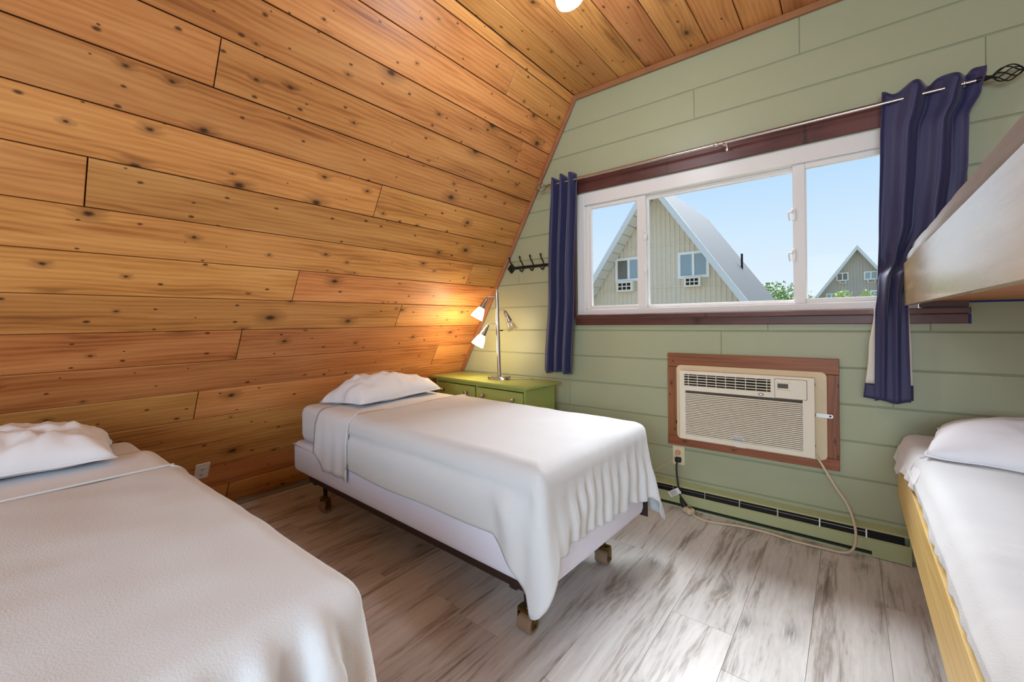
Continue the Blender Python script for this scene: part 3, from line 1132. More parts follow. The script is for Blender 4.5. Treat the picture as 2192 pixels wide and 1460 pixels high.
def pleat(y, w_, f, sd):
    ph = 2 * PI * (y * f + 0.30 * w_ * (0.4 + y) + 0.55 * nz(y * 5.0, sd) + 0.10 * nz(y * 2, w_ * 3 + sd))
    return (0.5 + 0.5 * math.sin(ph)) ** 1.7 * (0.55 + 0.75 * abs(nz(y * 6.5 + sd, w_ * 1.2, 3.0)) + 0.25 * nz(y * 17, sd))
def fold2(x, y, s, w_):
    foot = sstep(L2 / 2 - 0.05, L2 / 2 + 0.003, x)
    yn = (y + W2 / 2) / W2
    f = 0.006 + 0.008 * w_
    f += foot * (0.030 * sstep(-0.05, 0.55, w_)) * pleat(y, w_, 14.0, 1.3) * (0.35 + 0.75 * sstep(0.0, 0.5, yn))
    f += foot * 0.018 * math.exp(-((yn - 0.32 + 0.25 * w_) / 0.10) ** 2) * sstep(0.3, 0.8, w_)
    near = (1 - foot) * sstep(0.02, -0.02, y)
    f -= near * 0.016 * math.exp(-((w_ - 0.16) / 0.13) ** 2) * (0.7 + 0.5 * nz(x * 4, 2.2))
    f += near * (0.008 * math.sin(x * 5.0 + 0.6) * w_ + 0.016 * nz(x * 2.2, w_ * 1.5 + 9) * w_)
    # a soft standing fold just before the corner
    f += near * 0.020 * math.exp(-((x - L2 / 2 + 0.16 - 0.05 * w_) / 0.05) ** 2) * sstep(0.0, 0.5, w_)
    far = (1 - foot) * sstep(-0.02, 0.02, y)
    f += far * 0.02 * w_
    cn = math.exp(-((x - L2 / 2) ** 2 + (y + W2 / 2) ** 2) / 0.0022)
    cf = math.exp(-((x - L2 / 2) ** 2 + (y - W2 / 2) ** 2) / 0.010)
    f += cn * 0.026 * w_ + cf * 0.075 * w_ ** 1.3
    return f
def hem2(x, y, s):
    z = 0.392 + 0.010 * nz(x * 3, y * 3)
    if x > L2 / 2 - 0.035:
        z = 0.366 - 0.03 * sstep(-W2 / 2, W2 / 2, y) + 0.008 * math.sin(y * 40) + 0.012 * nz(y * 7, 2.0)
    q = max(0.0, L2 / 2 - x)
    dn_ = q + (y + W2 / 2) * (5.0 if q < 0.03 else 1.0)
    df = q + (W2 / 2 - y) * 3.0
    z -= 0.185 * max(0.0, 1 - dn_ / 0.20) ** 1.1
    z -= 0.135 * (1 - sstep(0.0, 0.26, df))
    return z
def zf2(x, y):
    return 0.007 * math.exp(-((x + 0.310) / 0.012) ** 2) + 0.004 * nz(x * 14, y * 5, 8) * sstep(0.2, -0.3, x)
bl2 = drape('blanket', M_BLANKET, -0.312, L2 / 2 + 0.006, -W2 / 2 - 0.006, W2 / 2 + 0.006, 0.668, 0.065, 0.038, hem2, fold2, 72, 120, 20, 2, 0.005, zfun=zf2)
bl2.location = B2
bl2.rotation_euler = (0, 0, RZ2)
tag(bl2, 'cream blanket hanging over the foot of the middle bed', 'blanket')
# piping along the blanket's top edge
def edge_line(x, dx, W, ztop, rad, hemz, parent, mat, r_=0.005, off=0.012):
    pts = []
    h = W / 2 + off
    pts.append((x, -h - 0.012, hemz))
    pts.append((x, -h - 0.008, (hemz + ztop) / 2))
    for k_ in range(7):
        a = R(90) * k_ / 6
        pts.append((x + dx * k_ / 6, -h + rad - rad * math.cos(a), ztop - rad + rad * math.sin(a)))
    pts.append((x + dx, 0, ztop))
    for k_ in range(7):
        a = R(90) * k_ / 6
        pts.append((x + dx - dx * k_ / 6, h - rad + rad * math.sin(a), ztop - rad + rad * math.cos(a)))
    pts.append((x, h + 0.008, hemz))
    b = new()
    tube(b, spline(pts, 4), r_, 8)
    return part('edge_binding', b, mat, parent, 180)
edge_line(-0.308, 0.0, W2, 0.672, 0.065, 0.40, bl2, M_BLANKET)

def fold_plain(x, y, s, w_):
    return 0.005 + 0.010 * w_ + 0.010 * nz(x * 10, y * 3 + 2) * w_ + 0.006 * math.sin(x * 55) * w_
sh2 = drape('sheet', M_SHEET, -0.680, -0.306, -W2 / 2 - 0.003, W2 / 2 + 0.003, 0.662, 0.065, 0.05, lambda x, y, s: 0.335 + 0.08 * sstep(-0.56, -0.66, x), fold_plain, 18, 40, 10, 5, 0.003, open_foot=True)
sh2.location = B2
sh2.rotation_euler = (0, 0, RZ2)
tag(sh2, 'white sheet band turned down at the head of the middle bed', 'sheet')

pillow('pillow', 'white pillow on the middle bed against the cedar wall', (-2.43, -1.06, 0.668), (0, R(-4), R(4)), 0.43, 0.68, 0.17, 3, 0.030)

# ---- near bed (bottom left of the picture)
B1 = (-1.665, -2.712, 0.0)
RZ1 = R(0.0)
L1, W1 = 1.87, 0.86
bed1 = make_bed('rolling_bed', 'nearest bed under a long cream blanket, left foreground', B1, RZ1, L1, W1)

def fold1(x, y, s, w_):
    foot = sstep(L1 / 2 - 0.06, L1 / 2 + 0.003, x)
    f = 0.006 + 0.012 * w_ + foot * 0.105 * sstep(-0.35, 0.40, w_) * pleat(y, w_, 10.0, 6.1)
    far = (1 - foot)
    f += far * (0.014 * math.sin(x * 7.5 + 1.0) * w_ + 0.022 * nz(x * 3, 4.0) * w_)
    cf = math.exp(-((x - L1 / 2) ** 2 + (y - W1 / 2) ** 2) / 0.006)
    f -= foot * 0.105 * sstep(-0.35, 0.40, w_) * pleat(y, w_, 10.0, 6.1) * 0.75 * sstep(W1 / 2 - 0.12, W1 / 2, y)
    return f + cf * 0.035 * w_ ** 1.2
def hem1(x, y, s):
    z = 0.30 + 0.012 * nz(x * 3, y * 3)
    df = math.hypot(max(0.0, (L1 / 2 - x)), (y - W1 / 2) * 2.0)
    return z - 0.15 * (1 - sstep(0.0, 0.25, df))
bl1 = drape('blanket', M_BLANKET, -0.205, L1 / 2 + 0.006, -W1 / 2 - 0.006, W1 / 2 + 0.006, 0.668, 0.06, 0.07, hem1, fold1, 72, 110, 20, 11, 0.007)
bl1.location = B1
tag(bl1, 'cream fleece blanket spread over the nearest bed', 'blanket')
edge_line(-0.201, 0.0, W1, 0.673, 0.075, 0.32, bl1, M_BLANKET, 0.004)
sh1 = drape('sheet', M_SHEET, -0.540, -0.199, -W1 / 2 - 0.003, W1 / 2 + 0.003, 0.662, 0.065, 0.05, lambda x, y, s: 0.36, fold_plain, 18, 40, 10, 15, 0.003, open_foot=True)
sh1.location = B1
tag(sh1, 'smooth white sheet band between pillow and blanket of nearest bed', 'sheet')
pillow('pillow', 'wrinkled white pillow on the nearest bed, cut by the left edge', (-2.30, -2.74, 0.668), (0, R(-3), R(-6)), 0.46, 0.70, 0.17, 9, 0.040)

# ================================================================== bunk bed at the right
bunk = thing('bunk_bed', 'blond wooden bunk bed along the right side of the window', 'bunk bed', (0.6, -1.2, 0.0))
def bpart(name, mat, *boxes, bev=0.002, parent=None, sm=32, seg=1):
    b = new()
    for q in boxes:
        box(b, *q, bev, seg)
    return part(name, b, mat, parent or bunk, sm, True)
YE = -2.25
def rail_obj(name, x0, x1, y0, y1, z0, z1, mat=None):
    # long board whose local x runs along its length so the grain follows it
    bm_ = new()
    box(bm_, -(y1 - y0) / 2, (y1 - y0) / 2, -(z1 - z0) / 2, (z1 - z0) / 2, -(x1 - x0) / 2, (x1 - x0) / 2, 0.002)
    Mr = Matrix(((0, 0, 1, (x0 + x1) / 2 - 0.6), (1, 0, 0, (y0 + y1) / 2 + 1.2), (0, 1, 0, (z0 + z1) / 2), (0, 0, 0, 1)))
    return link(name, mesh_of(name, bm_, mat or M_PLY), bunk, Mr)
rail_obj('lower_rail', 0.170, 0.190, YE, -0.024, 0.312, 0.516, M_PLYLOW)
rail_obj('lower_rail', 0.985, 1.005, YE, -0.024, 0.312, 0.516, M_PLYLOW)
rail_obj('upper_rail', 0.192, 0.212, YE, -0.120, 1.209, 1.402)
rail_obj('upper_rail', 0.985, 1.005, YE, -0.120, 1.209, 1.402)
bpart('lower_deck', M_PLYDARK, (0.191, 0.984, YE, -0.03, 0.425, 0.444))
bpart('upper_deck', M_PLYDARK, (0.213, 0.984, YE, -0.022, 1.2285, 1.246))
bpart('end_board', M_PLY, (0.213, 0.984, YE, YE + 0.02, 0.312, 0.42))
bpart('end_board', M_PLY, (0.213, 0.984, YE, YE + 0.02, 1.25, 1.402))
for px_, py_ in ((0.192, YE - 0.062), (0.945, YE - 0.062), (0.945, -0.085)):
    bpart('post', M_PLY, (px_, px_ + 0.06, py_, py_ + 0.06, 0.0, 1.75))
b = new()
box(b, 0.196, 0.98, YE + 0.03, -0.035, 0.4455, 0.605, 0.045, 4)
part('lower_mattress', b, M_SHEET, bunk, 60, True)
b = new()
box(b, 0.218, 0.98, YE + 0.03, -0.125, 1.2465, 1.470, 0.05, 4)
part('upper_mattress', b, M_SHEET, bunk, 60, True)

# lower bunk bedding: sheet at the head (by the wall), blanket further out
def long_cover(name, mat, x0, x1, ya, yb, ztop, rad, hem, fold, seed, bz=0.004, zfun=None, n=(50, 26)):
    """cover on a bunk mattress: long direction along -y, left edge spills at x0; built lengthwise"""
    Lc = abs(yb - ya)
    def hm(x, y, s):
        return hem(-x + ya, y) if y < 0 else ztop - 0.10
    Wc = x1 - x0
    o = drape(name, mat, 0.0, Lc, -Wc / 2, Wc / 2, ztop, rad, 0.05, hm, lambda x, y, s, w_: fold(ya - x, w_) if y < 0 else 0.002, n[0], n[1], 10, seed, bz, open_foot=True, zfun=zfun)
    # local x -> world -y ; local y -> world x
    o.matrix_world = Matrix(((0, 1, 0, (x0 + x1) / 2), (-1, 0, 0, ya), (0, 0, 1, 0), (0, 0, 0, 1)))
    return o
# matrix above mirrors nothing: (x,y,z) -> (y, -x, z)
lb_sheet = long_cover('sheet', M_SHEET, 0.178, 0.975, -0.060, -0.66, 0.616, 0.055, lambda y, q: interp([(-0.70, 0.535), (-0.42, 0.525), (-0.22, 0.470), (-0.08, 0.500)], y), lambda y, w_: 0.004 + interp([(-0.6, 0.006), (-0.25, 0.022), (-0.06, 0.016)], y) * w_ + 0.004 * math.sin(y * 60) * w_, 21, 0.004)
tag(lb_sheet, 'white fitted sheet at the head of the lower bunk', 'sheet')
def lbz(x, y):
    return 0.012 * nz(x * 7, y * 5, 2.0) * sstep(0.4, 0.9, x) + 0.010 * abs(nz(x * 16, y * 4, 6.0)) * sstep(0.5, 1.1, x) * sstep(0.1, -0.35, y)
lb_blanket = long_cover('blanket', M_BLANKET, 0.182, 0.972, -0.50, -2.16, 0.624, 0.06, lambda y, q: 0.532 + 0.008 * nz(y * 12, 1.0), lambda y, w_: 0.004 + (0.008 * nz(y * 9, 3.0) + 0.012 * abs(nz(y * 15, 7.0))) * w_, 23, 0.006, lbz, (90, 34))
tag(lb_blanket, 'white blanket over the lower bunk mattress', 'blanket')
b = new()
tube(b, spline([(0.0, -0.40, 0.535), (0.0, -0.392, 0.58), (0.0, -0.37, 0.612), (0.0, -0.33, 0.627), (0.004, 0, 0.629), (0.0, 0.36, 0.626)], 8), 0.005, 8)
part('edge_binding', b, M_BLANKET, lb_blanket, 180)
pillow('pillow', 'white pillow on the lower bunk, right edge of picture', (0.56, -0.40, 0.640), (R(4), 0, R(-12)), 0.66, 0.44, 0.15, 17, 0.012)
# upper bunk bedding bulging over its rail
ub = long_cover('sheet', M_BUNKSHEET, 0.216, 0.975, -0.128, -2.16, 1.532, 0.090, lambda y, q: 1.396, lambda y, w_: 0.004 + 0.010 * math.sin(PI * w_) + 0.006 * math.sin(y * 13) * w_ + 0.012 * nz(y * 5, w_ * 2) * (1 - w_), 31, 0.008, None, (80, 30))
tag(ub, 'rumpled white bedding on the upper bunk', 'sheet')

# ================================================================== dresser and lamp
DRZ = R(-4.9)
dr = thing('dresser', 'olive green painted dresser with round metal knobs in the corner', 'dresser', (-2.20, -0.243, 0.0), DRZ)
def dpart(name, mat, *boxes, bev=0.002, parent=None):
    b = new()
    for q in boxes:
        box(b, *q, bev)
    return part(name, b, mat, parent or dr)
b = new()
box(b, -0.535, 0.535, -0.185, 0.178, 0.700, 0.720, 0.005, 2)
part('top', b, M_DRESSER, dr)
dpart('body', M_DRESSER, (-0.495, -0.478, -0.155, 0.165, 0.03, 0.6995), (0.478, 0.495, -0.155, 0.165, 0.03, 0.6995), (-0.4775, 0.4775, 0.150, 0.164, 0.03, 0.6995), (-0.4775, 0.4775, -0.150, 0.1495, 0.675, 0.6995),
      (-0.4775, 0.4775, -0.150, 0.1495, 0.03, 0.06), (-0.009, 0.009, -0.150, 0.1495, 0.55, 0.6745), (-0.4775, 0.4775, -0.150, 0.1495, 0.530, 0.5495), (-0.4775, 0.4775, -0.150, 0.1495, 0.300, 0.318))
for fx in (-0.47, 0.44):
    for fy in (-0.14, 0.13):
        dpart('foot', M_DRESSER, (fx, fx + 0.03, fy, fy + 0.03, 0.0, 0.0295))
KN = [(0.001, 0.0), (0.012, 0.0), (0.012, 0.003), (0.007, 0.005), (0.007, 0.011), (0.016, 0.017), (0.018, 0.023), (0.013, 0.030), (0.001, 0.032)]
for (x0, x1, z0, z1, kn) in ((-0.474, -0.012, 0.553, 0.671, (-0.385, -0.095)), (0.012, 0.474, 0.553, 0.671, (0.090, 0.390)), (-0.474, 0.474, 0.321, 0.527, (-0.28, 0.28)), (-0.474, 0.474, 0.063, 0.297, (-0.28, 0.28))):
    d = dpart('drawer', M_DRESSER, (x0, x1, -0.164, -0.146, z0, z1), (x0 + 0.02, x1 - 0.02, -0.1455, 0.13, z0 + 0.01, z1 - 0.02), bev=0.003)
    for kx in kn:
        b = new()
        lathe(b, KN, 16, Matrix.Translation((kx, -0.164, (z0 + z1) / 2 + 0.005)) @ Matrix.Rotation(R(90), 4, 'X'))
        part('knob', b, M_STEEL, d)

LB = Vector((-2.105, -0.255, 0.7205))
lamp = thing('table_lamp', 'brushed nickel three-arm lamp on the green dresser', 'lamp', LB)
b = new()
prof = []
for k_ in range(28):
    a = 2 * PI * k_ / 28
    q = (abs(math.cos(a)) ** 4 + abs(math.sin(a)) ** 4) ** -0.25
    prof.append((0.082 * q * math.cos(a), 0.062 * q * math.sin(a)))
prism(b, prof, 0.0, 0.024, 0.006, Matrix.Rotation(R(20), 4, 'Z'))
part('base', b, M_STEEL, lamp, 50)
b = new()
PT = Vector((-0.016, 0.0, 0.660))
tube(b, [(0, 0, 0.0245), PT], 0.0142, 16)
lathe(b, [(0.006, 0), (0.006, 0.012), (0.010, 0.014), (0.010, 0.024), (0.001, 0.028)], 12, Matrix.Translation(PT))
part('pole', b, M_STEEL, lamp, 50)
b = new()
cyl(b, (0.012, -0.002, 0.37), (0.032, 0.012, 0.37), 0.004, 0.005, 8)
part('switch', b, M_BLACK, lamp)
def head(z, arm, dirv, lit):
    base = PT * (z / 0.66)
    base.z = z
    A = Vector(arm)
    D = Vector(dirv).normalized()
    j = base + A
    b = new()
    tube(b, spline([base + A.normalized() * 0.008, base + A * 0.6 + Vector((0, 0, 0.002)), j, j + D * 0.012], 4), 0.0045, 8)
    h = part('arm', b, M_STEEL, lamp, 60)
    q = D.to_track_quat('Z', 'Y').to_matrix().to_4x4()
    Mh = Matrix.Translation(j + D * 0.006) @ q
    b = new()
    lathe(b, [(0.008, 0.0), (0.012, 0.004), (0.018, 0.045), (0.026, 0.088), (0.024, 0.090), (0.010, 0.090)], 24, Mh)
    part('cone', b, M_STEEL, h, 50)
    b = new()
    prof_ = [(0.022, 0.090), (0.030, 0.105), (0.040, 0.135), (0.050, 0.178)] if lit else [(0.022, 0.090), (0.028, 0.105), (0.036, 0.130), (0.044, 0.160)]
    lathe(b, prof_ + [(r_ - 0.003, z_) for r_, z_ in prof_[::-1]], 24, Mh, cap=False)
    if lit:
        lathe(b, [(0.047, 0.172), (0.001, 0.1725)], 24, Mh, cap=False)
    part('shade', b, M_LIT if lit else M_FROST, h, 50)
    if lit:
        e_ = j + D * 0.225
        L_ = add_light('lamp_bulb', 'POINT', (0, 0, 0), energy=3.6, color=(1.0, 0.78, 0.46), shadow_soft_size=0.035)
        L_.parent = lamp
        L_.location = e_
        return
    b = new()
    lathe(b, [(0.008, 0.088), (0.014, 0.10), (0.019, 0.125), (0.014, 0.145), (0.001, 0.152)], 16, Mh)
    part('bulb', b, M_OPAL, h, 60)
head(0.628, (-0.055, -0.043, 0), (-0.38, -0.30, -0.87), True)
head(0.420, (-0.055, -0.043, 0), (-0.38, -0.30, -0.87), True)
head(0.525, (0.042, 0.033, 0), (0.31, 0.25, -0.916), False)
# lamp cord trailing to the wall
b = new()
tube(b, spline([(0.078, 0.02, 0.006), (0.12, 0.05, 0.004), (0.17, 0.09, 0.004), (0.20, 0.15, 0.004), (0.18, 0.20, 0.004)], 5), 0.003, 6)
part('lamp_cord', b, M_ALMOND, lamp)

# ================================================================== coat hooks
hk = thing('hook_rail', 'black iron rail with curled coat hooks beside the navy curtain', 'coat hooks', (-1.98, 0.0, 1.59))
b = new()
box(b, -2.150, -1.790, -0.012, -0.004, 1.580, 1.602, 0.002)
part('rail', b, M_IRON, hk, 32, True)
for hx in (-2.168, -1.772):
    b = new()
    MD = Matrix.Translation((hx, -0.011, 1.590)) @ Matrix.Rotation(R(45), 4, 'Y')
    box(b, -0.030, 0.030, -0.006, 0.010, -0.030, 0.030, 0.004, 1, MD)
    part('end_plate', b, M_IRON, hk, 32, True)
for hx in (-2.150, -2.045, -1.945, -1.845):
    b = new()
    tube(b, spline([(hx, -0.060, 1.664), (hx, -0.050, 1.640), (hx, -0.026, 1.618), (hx, -0.017, 1.592), (hx, -0.020, 1.568), (hx, -0.040, 1.556), (hx, -0.056, 1.566), (hx, -0.058, 1.580)], 5), 0.0052, 8)
    lathe(b, [(0.001, -0.009), (0.007, -0.006), (0.008, 0), (0.007, 0.006), (0.001, 0.009)], 10, Matrix.Translation((hx, -0.060, 1.668)))
    part('hook', b, M_IRON, hk, 60, True)

# ================================================================== curtain rod and curtains
ROD_Y = -0.085
RZ_ = 2.163
rod = thing('curtain_rod', 'thin satin metal curtain rod with twisted cage finials', 'curtain rod', (-0.63, ROD_Y, RZ_))
b = new()
cyl(b, (-1.735, ROD_Y, RZ_), (-0.60, ROD_Y, RZ_), 0.0085, 0.0085, 14)
cyl(b, (-0.62, ROD_Y, RZ_), (0.440, ROD_Y, RZ_), 0.0068, 0.0068, 14)
part('pole', b, M_ROD, rod, 50, True)
b = new()
lathe(b, [(0.0095, -0.012), (0.0125, -0.008), (0.0125, 0.008), (0.0095, 0.012)], 14, Matrix.Translation((-0.597, ROD_Y, RZ_)) @ Matrix.Rotation(R(90), 4, 'Y'))
part('joint_ring', b, M_ROD, rod, 50, True)
for s, xe in ((-1, -1.735), (1, 0.440)):
    b = new()
    Mx = Matrix.Translation((xe, ROD_Y, RZ_)) @ Matrix.Rotation(R(90) * s, 4, 'Y')
    lathe(b, [(0.0075, -0.01), (0.011, -0.008), (0.011, 0.022), (0.008, 0.026), (0.006, 0.040)], 14, Mx)
    for k_ in range(6):
        pts = []
        for q in range(13):
            t = q / 12
            rr = 0.004 + 0.027 * math.sin(PI * t) ** 0.8
            a = 2 * PI * k_ / 6 + t * 2.2
            pts.append(Mx @ Vector((rr * math.cos(a), rr * math.sin(a), 0.038 + 0.085 * t)))
        tube(b, pts, 0.0026, 6)
    lathe(b, [(0.001, 0.118), (0.007, 0.120), (0.008, 0.127), (0.006, 0.133), (0.001, 0.135)], 10, Mx)
    part('finial', b, M_STEEL if s < 0 else M_IRON, rod, 50, True)
for bx, y_ in ((-1.70, -0.0005), (-0.555, -0.0205), (0.395, -0.0205)):
    b = new()
    box(b, bx - 0.008, bx + 0.008, y_ - 0.004, y_, RZ_ - 0.03, RZ_ + 0.03, 0.001)
    box(b, bx - 0.005, bx + 0.005, ROD_Y - 0.004, y_ - 0.002, RZ_ - 0.016, RZ_ - 0.010, 0.001)
    tube(b, spline([(bx, ROD_Y + 0.012, RZ_ + 0.004), (bx, ROD_Y + 0.010, RZ_ - 0.010), (bx, ROD_Y, RZ_ - 0.013), (bx, ROD_Y - 0.011, RZ_ - 0.008), (bx, ROD_Y - 0.012, RZ_ + 0.004)], 4), 0.003, 6)
    part('bracket', b, M_ROD, rod, 50, True)

def curtain(label, left, right, zt, zb, folds, amp, yb, loc, ph=0.0, slant=0.0, extra=None):
    c = thing('curtain', label, 'curtain', loc)
    b = new()
    def P(u, v_):
        z = zt(u) + (zb(u) - zt(u)) * v_
        a, d = left(z), right(z)
        n_ = folds * 2 * PI * (u + slant * (v_ - 0.5) * u * (1 - u)) + ph
        wob = 0.5 * nz(u * 4, v_ * 2.5, 2.0)
        y = yb(z) + amp(z) * (math.sin(n_ + wob) + 0.28 * math.sin(2 * n_ + 1.0 + wob))
        x = a + (d - a) * u + 0.28 * amp(z) * math.cos(n_ * 1.0 + 0.6)
        if extra:
            y += extra(u, z)
        return (x, y, z)
    grid(b, P, 110, 70)
    o = part('panel', b, M_NAVY, c, 180, True)
    solidify(o, 0.003, 0.0)
    return c, P
cl, PL_ = curtain('narrow navy curtain gathered at the left of the window', lambda z: interp([(0.77, -1.815), (1.4, -1.780), (2.2, -1.745)], z), lambda z: interp([(0.77, -1.562), (1.4, -1.535), (2.2, -1.500)], z),
                  lambda u: 2.205 + 0.010 * math.sin(u * 17), lambda u: 0.780 - 0.006 * math.sin(u * 9), 3.5, lambda z: interp([(0.77, 0.026), (1.8, 0.028), (2.2, 0.034)], z), lambda z: -0.085, (-1.66, ROD_Y, 0.78), 0.5)
CR_L = [(0.76, 0.088), (1.18, 0.092), (1.27, 0.100), (1.55, 0.108), (2.0, 0.116), (2.2, 0.122)]
CR_R = [(0.76, 0.215), (1.18, 0.208), (1.26, 0.206), (1.34, 0.215), (1.42, 0.30), (1.6, 0.385), (1.85, 0.405), (2.02, 0.408), (2.12, 0.445), (2.2, 0.460)]
def cr_y(z):
    return interp([(0.76, -0.085), (1.20, -0.100), (1.32, -0.092), (1.45, -0.068), (1.8, -0.075), (2.2, ROD_Y)], z)
def cr_a(z):
    return interp([(0.76, 0.003), (1.1, 0.005), (1.25, 0.012), (1.34, 0.016), (1.5, 0.016), (1.95, 0.015), (2.12, 0.022), (2.2, 0.026)], z)
cr, PR_ = curtain('navy curtain pulled behind the upper bunk at the right of the window', lambda z: interp(CR_L, z), lambda z: interp(CR_R, z),
                  lambda u: 2.212 + 0.012 * math.sin(u * 21 + 1), lambda u: 0.760 + 0.006 * math.sin(u * 8), 2.6, cr_a, cr_y, (0.25, ROD_Y, 0.76), 0.2, 0.5,
                  lambda u, z: -0.030 * math.exp(-((z - 1.33) / 0.07) ** 2) * math.sin(PI * u) + 0.018 * math.exp(-((z - 1.42) / 0.06) ** 2) * math.sin(2.6 * PI * u))
# cream lining and bottom band showing at the flared lower edges
b = new()
def PLn(u, v_):
    z = 1.205 + (0.842 - 1.205) * v_
    a = interp([(0.76, 0.050), (1.0, 0.068), (1.2, 0.090)], z)
    d = interp([(0.76, 0.224), (1.0, 0.220), (1.2, 0.212)], z)
    return (a + (d - a) * u, cr_y(z) + 0.018 + 0.004 * math.sin(u * 9), z)
grid(b, PLn, 12, 14)
o = part('lining', b, M_LINING, cr, 180, True)
solidify(o, 0.002, 0.0)
b = new()
def PBn(u, v_):
    z = 0.842 + (0.772 - 0.842) * v_
    a = interp([(0.76, 0.046), (0.84, 0.052)], z)
    return (a + (0.225 - a) * u, cr_y(z) + 0.017 + 0.004 * math.sin(u * 9), z - 0.012 * (1 - abs(2 * u - 1)))
grid(b, PBn, 12, 5)
o = part('hem_band', b, M_NAVY, cr, 180, True)
solidify(o, 0.003, 0.0)

# ================================================================== air conditioner
AC = thing('air_conditioner', 'ivory through-wall air conditioner in a brown wooden frame', 'air conditioner', (-0.477, 0.0, 0.38))
def grain_board(name, x0, x1, z0, z1, y0, y1, mat, parent, vert=False):
    bm_ = new()
    cx, cz = (x0 + x1) / 2, (z0 + z1) / 2
    if vert:
        box(bm_, -(z1 - z0) / 2, (z1 - z0) / 2, -(x1 - x0) / 2, (x1 - x0) / 2, y0, y1, 0.002)
        Mv = Matrix(((0, -1, 0, cx + 0.477), (0, 0, 1, 0), (1, 0, 0, cz - 0.38), (0, 0, 0, 1)))
        Mv = Matrix(((0, 1, 0, cx + 0.477), (0, 0, 1, 0), (1, 0, 0, cz - 0.38), (0, 0, 0, 1)))
    else:
        box(bm_, -(x1 - x0) / 2, (x1 - x0) / 2, -(z1 - z0) / 2, (z1 - z0) / 2, -y1, -y0, 0.002)
        Mv = Matrix(((1, 0, 0, cx + 0.477), (0, 0, -1, 0), (0, 1, 0, cz - 0.38), (0, 0, 0, 1)))
    return link(name, mesh_of(name, bm_, mat), parent, Mv)
grain_board('frame_board', -0.910, -0.046, 0.867, 0.948, -0.020, -0.0005, M_ACWOOD, AC)
grain_board('frame_board', -0.912, -0.048, 0.376, 0.434, -0.020, -0.0005, M_ACWOOD, AC)
grain_board('frame_board', -0.911, -0.840, 0.4355, 0.8655, -0.020, -0.0005, M_ACWOOD, AC, True)
grain_board('frame_board', -0.112, -0.047, 0.4355, 0.8655, -0.020, -0.0005, M_ACWOOD, AC, True)
def rrect(x0, x1, z0, z1, r_, n=5):
    out = []
    for cx, cz, a0 in ((x1 - r_, z0 + r_, -90), (x1 - r_, z1 - r_, 0), (x0 + r_, z1 - r_, 90), (x0 + r_, z0 + r_, 180)):
        for k_ in range(n + 1):
            a = R(a0 + 90 * k_ / n)
            out.append((cx + r_ * math.cos(a), cz + r_ * math.sin(a)))
    return out
def fpart(name, mat, poly, d0, d1, bev=0.0, parent=None, sm=40):
    """outline in wall x,z extruded from depth d0 to d1 in front of the wall"""
    b = new()
    prism(b, poly, d0, d1, bev, WFM)
    return part(name, b, mat, parent or AC, sm, True)
fpart('flange', M_IVORY2, rrect(-0.850, -0.098, 0.424, 0.878, 0.022), 0.0205, 0.034, 0.003)
fpart('housing', M_IVORY2, rrect(-0.812, -0.150, 0.448, 0.850, 0.006), 0.0345, 0.072, 0.002)
# front cover with openings: built as bars round the vent, the panel and the louvre field
FX0, FX1, FZ0, FZ1 = -0.812, -0.146, 0.446, 0.852
VX0, VX1, VZ0, VZ1 = -0.786, -0.338, 0.764, 0.832
LX0, LX1, LZ0, LZ1 = -0.780, -0.196, 0.470, 0.735
b = new()
wallF = [(FX0, FX1, VZ1, FZ1), (FX0, VX0, VZ0, VZ1), (VX1, FX1, VZ0, VZ1), (FX0, FX1, LZ1, VZ0), (FX0, LX0, LZ0, LZ1), (LX1, FX1, LZ0, LZ1), (FX0, FX1, FZ0, LZ0)]
for (a, c_, d, e_) in wallF:
    box(b, a, c_, -0.100, -0.0725, d, e_)
bmesh.ops.remove_doubles(b, verts=b.verts, dist=1e-5)
cov = part('front_cover', b, M_IVORY, AC, 32, True)
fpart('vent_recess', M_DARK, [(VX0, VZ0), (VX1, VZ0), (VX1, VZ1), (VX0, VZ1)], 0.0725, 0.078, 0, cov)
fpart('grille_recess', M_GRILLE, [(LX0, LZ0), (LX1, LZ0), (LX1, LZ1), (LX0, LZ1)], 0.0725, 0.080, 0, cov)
for k_ in range(4):
    z = VZ0 + 0.010 + k_ * 0.0155
    fpart('vent_slat', M_IVORY, [(VX0, z), (VX1, z), (VX1, z + 0.0045), (VX0, z + 0.0045)], 0.084, 0.097, 0.001, AC)
for k_ in range(9):
    x = VX0 + 0.020 + k_ * (VX1 - VX0 - 0.04) / 8
    fpart('vent_fin', M_IVORY, [(x - 0.002, VZ0), (x + 0.002, VZ0), (x + 0.002, VZ1), (x - 0.002, VZ1)], 0.0785, 0.0835, 0, AC)
nl = 25
for k_ in range(nl):
    z = LZ0 + (LZ1 - 0.014 - LZ0) * k_ / nl
    b = new()
    hgt = (LZ1 - 0.014 - LZ0) / nl
    MV = WFM
    prism(b, [(LX0, z + 0.001), (LX1, z + 0.001), (LX1, z + hgt * 0.74), (LX0, z + hgt * 0.74)], 0.082, 0.1015, 0.0015, MV)
    part('louver', b, M_IVORY, AC, 0, True)
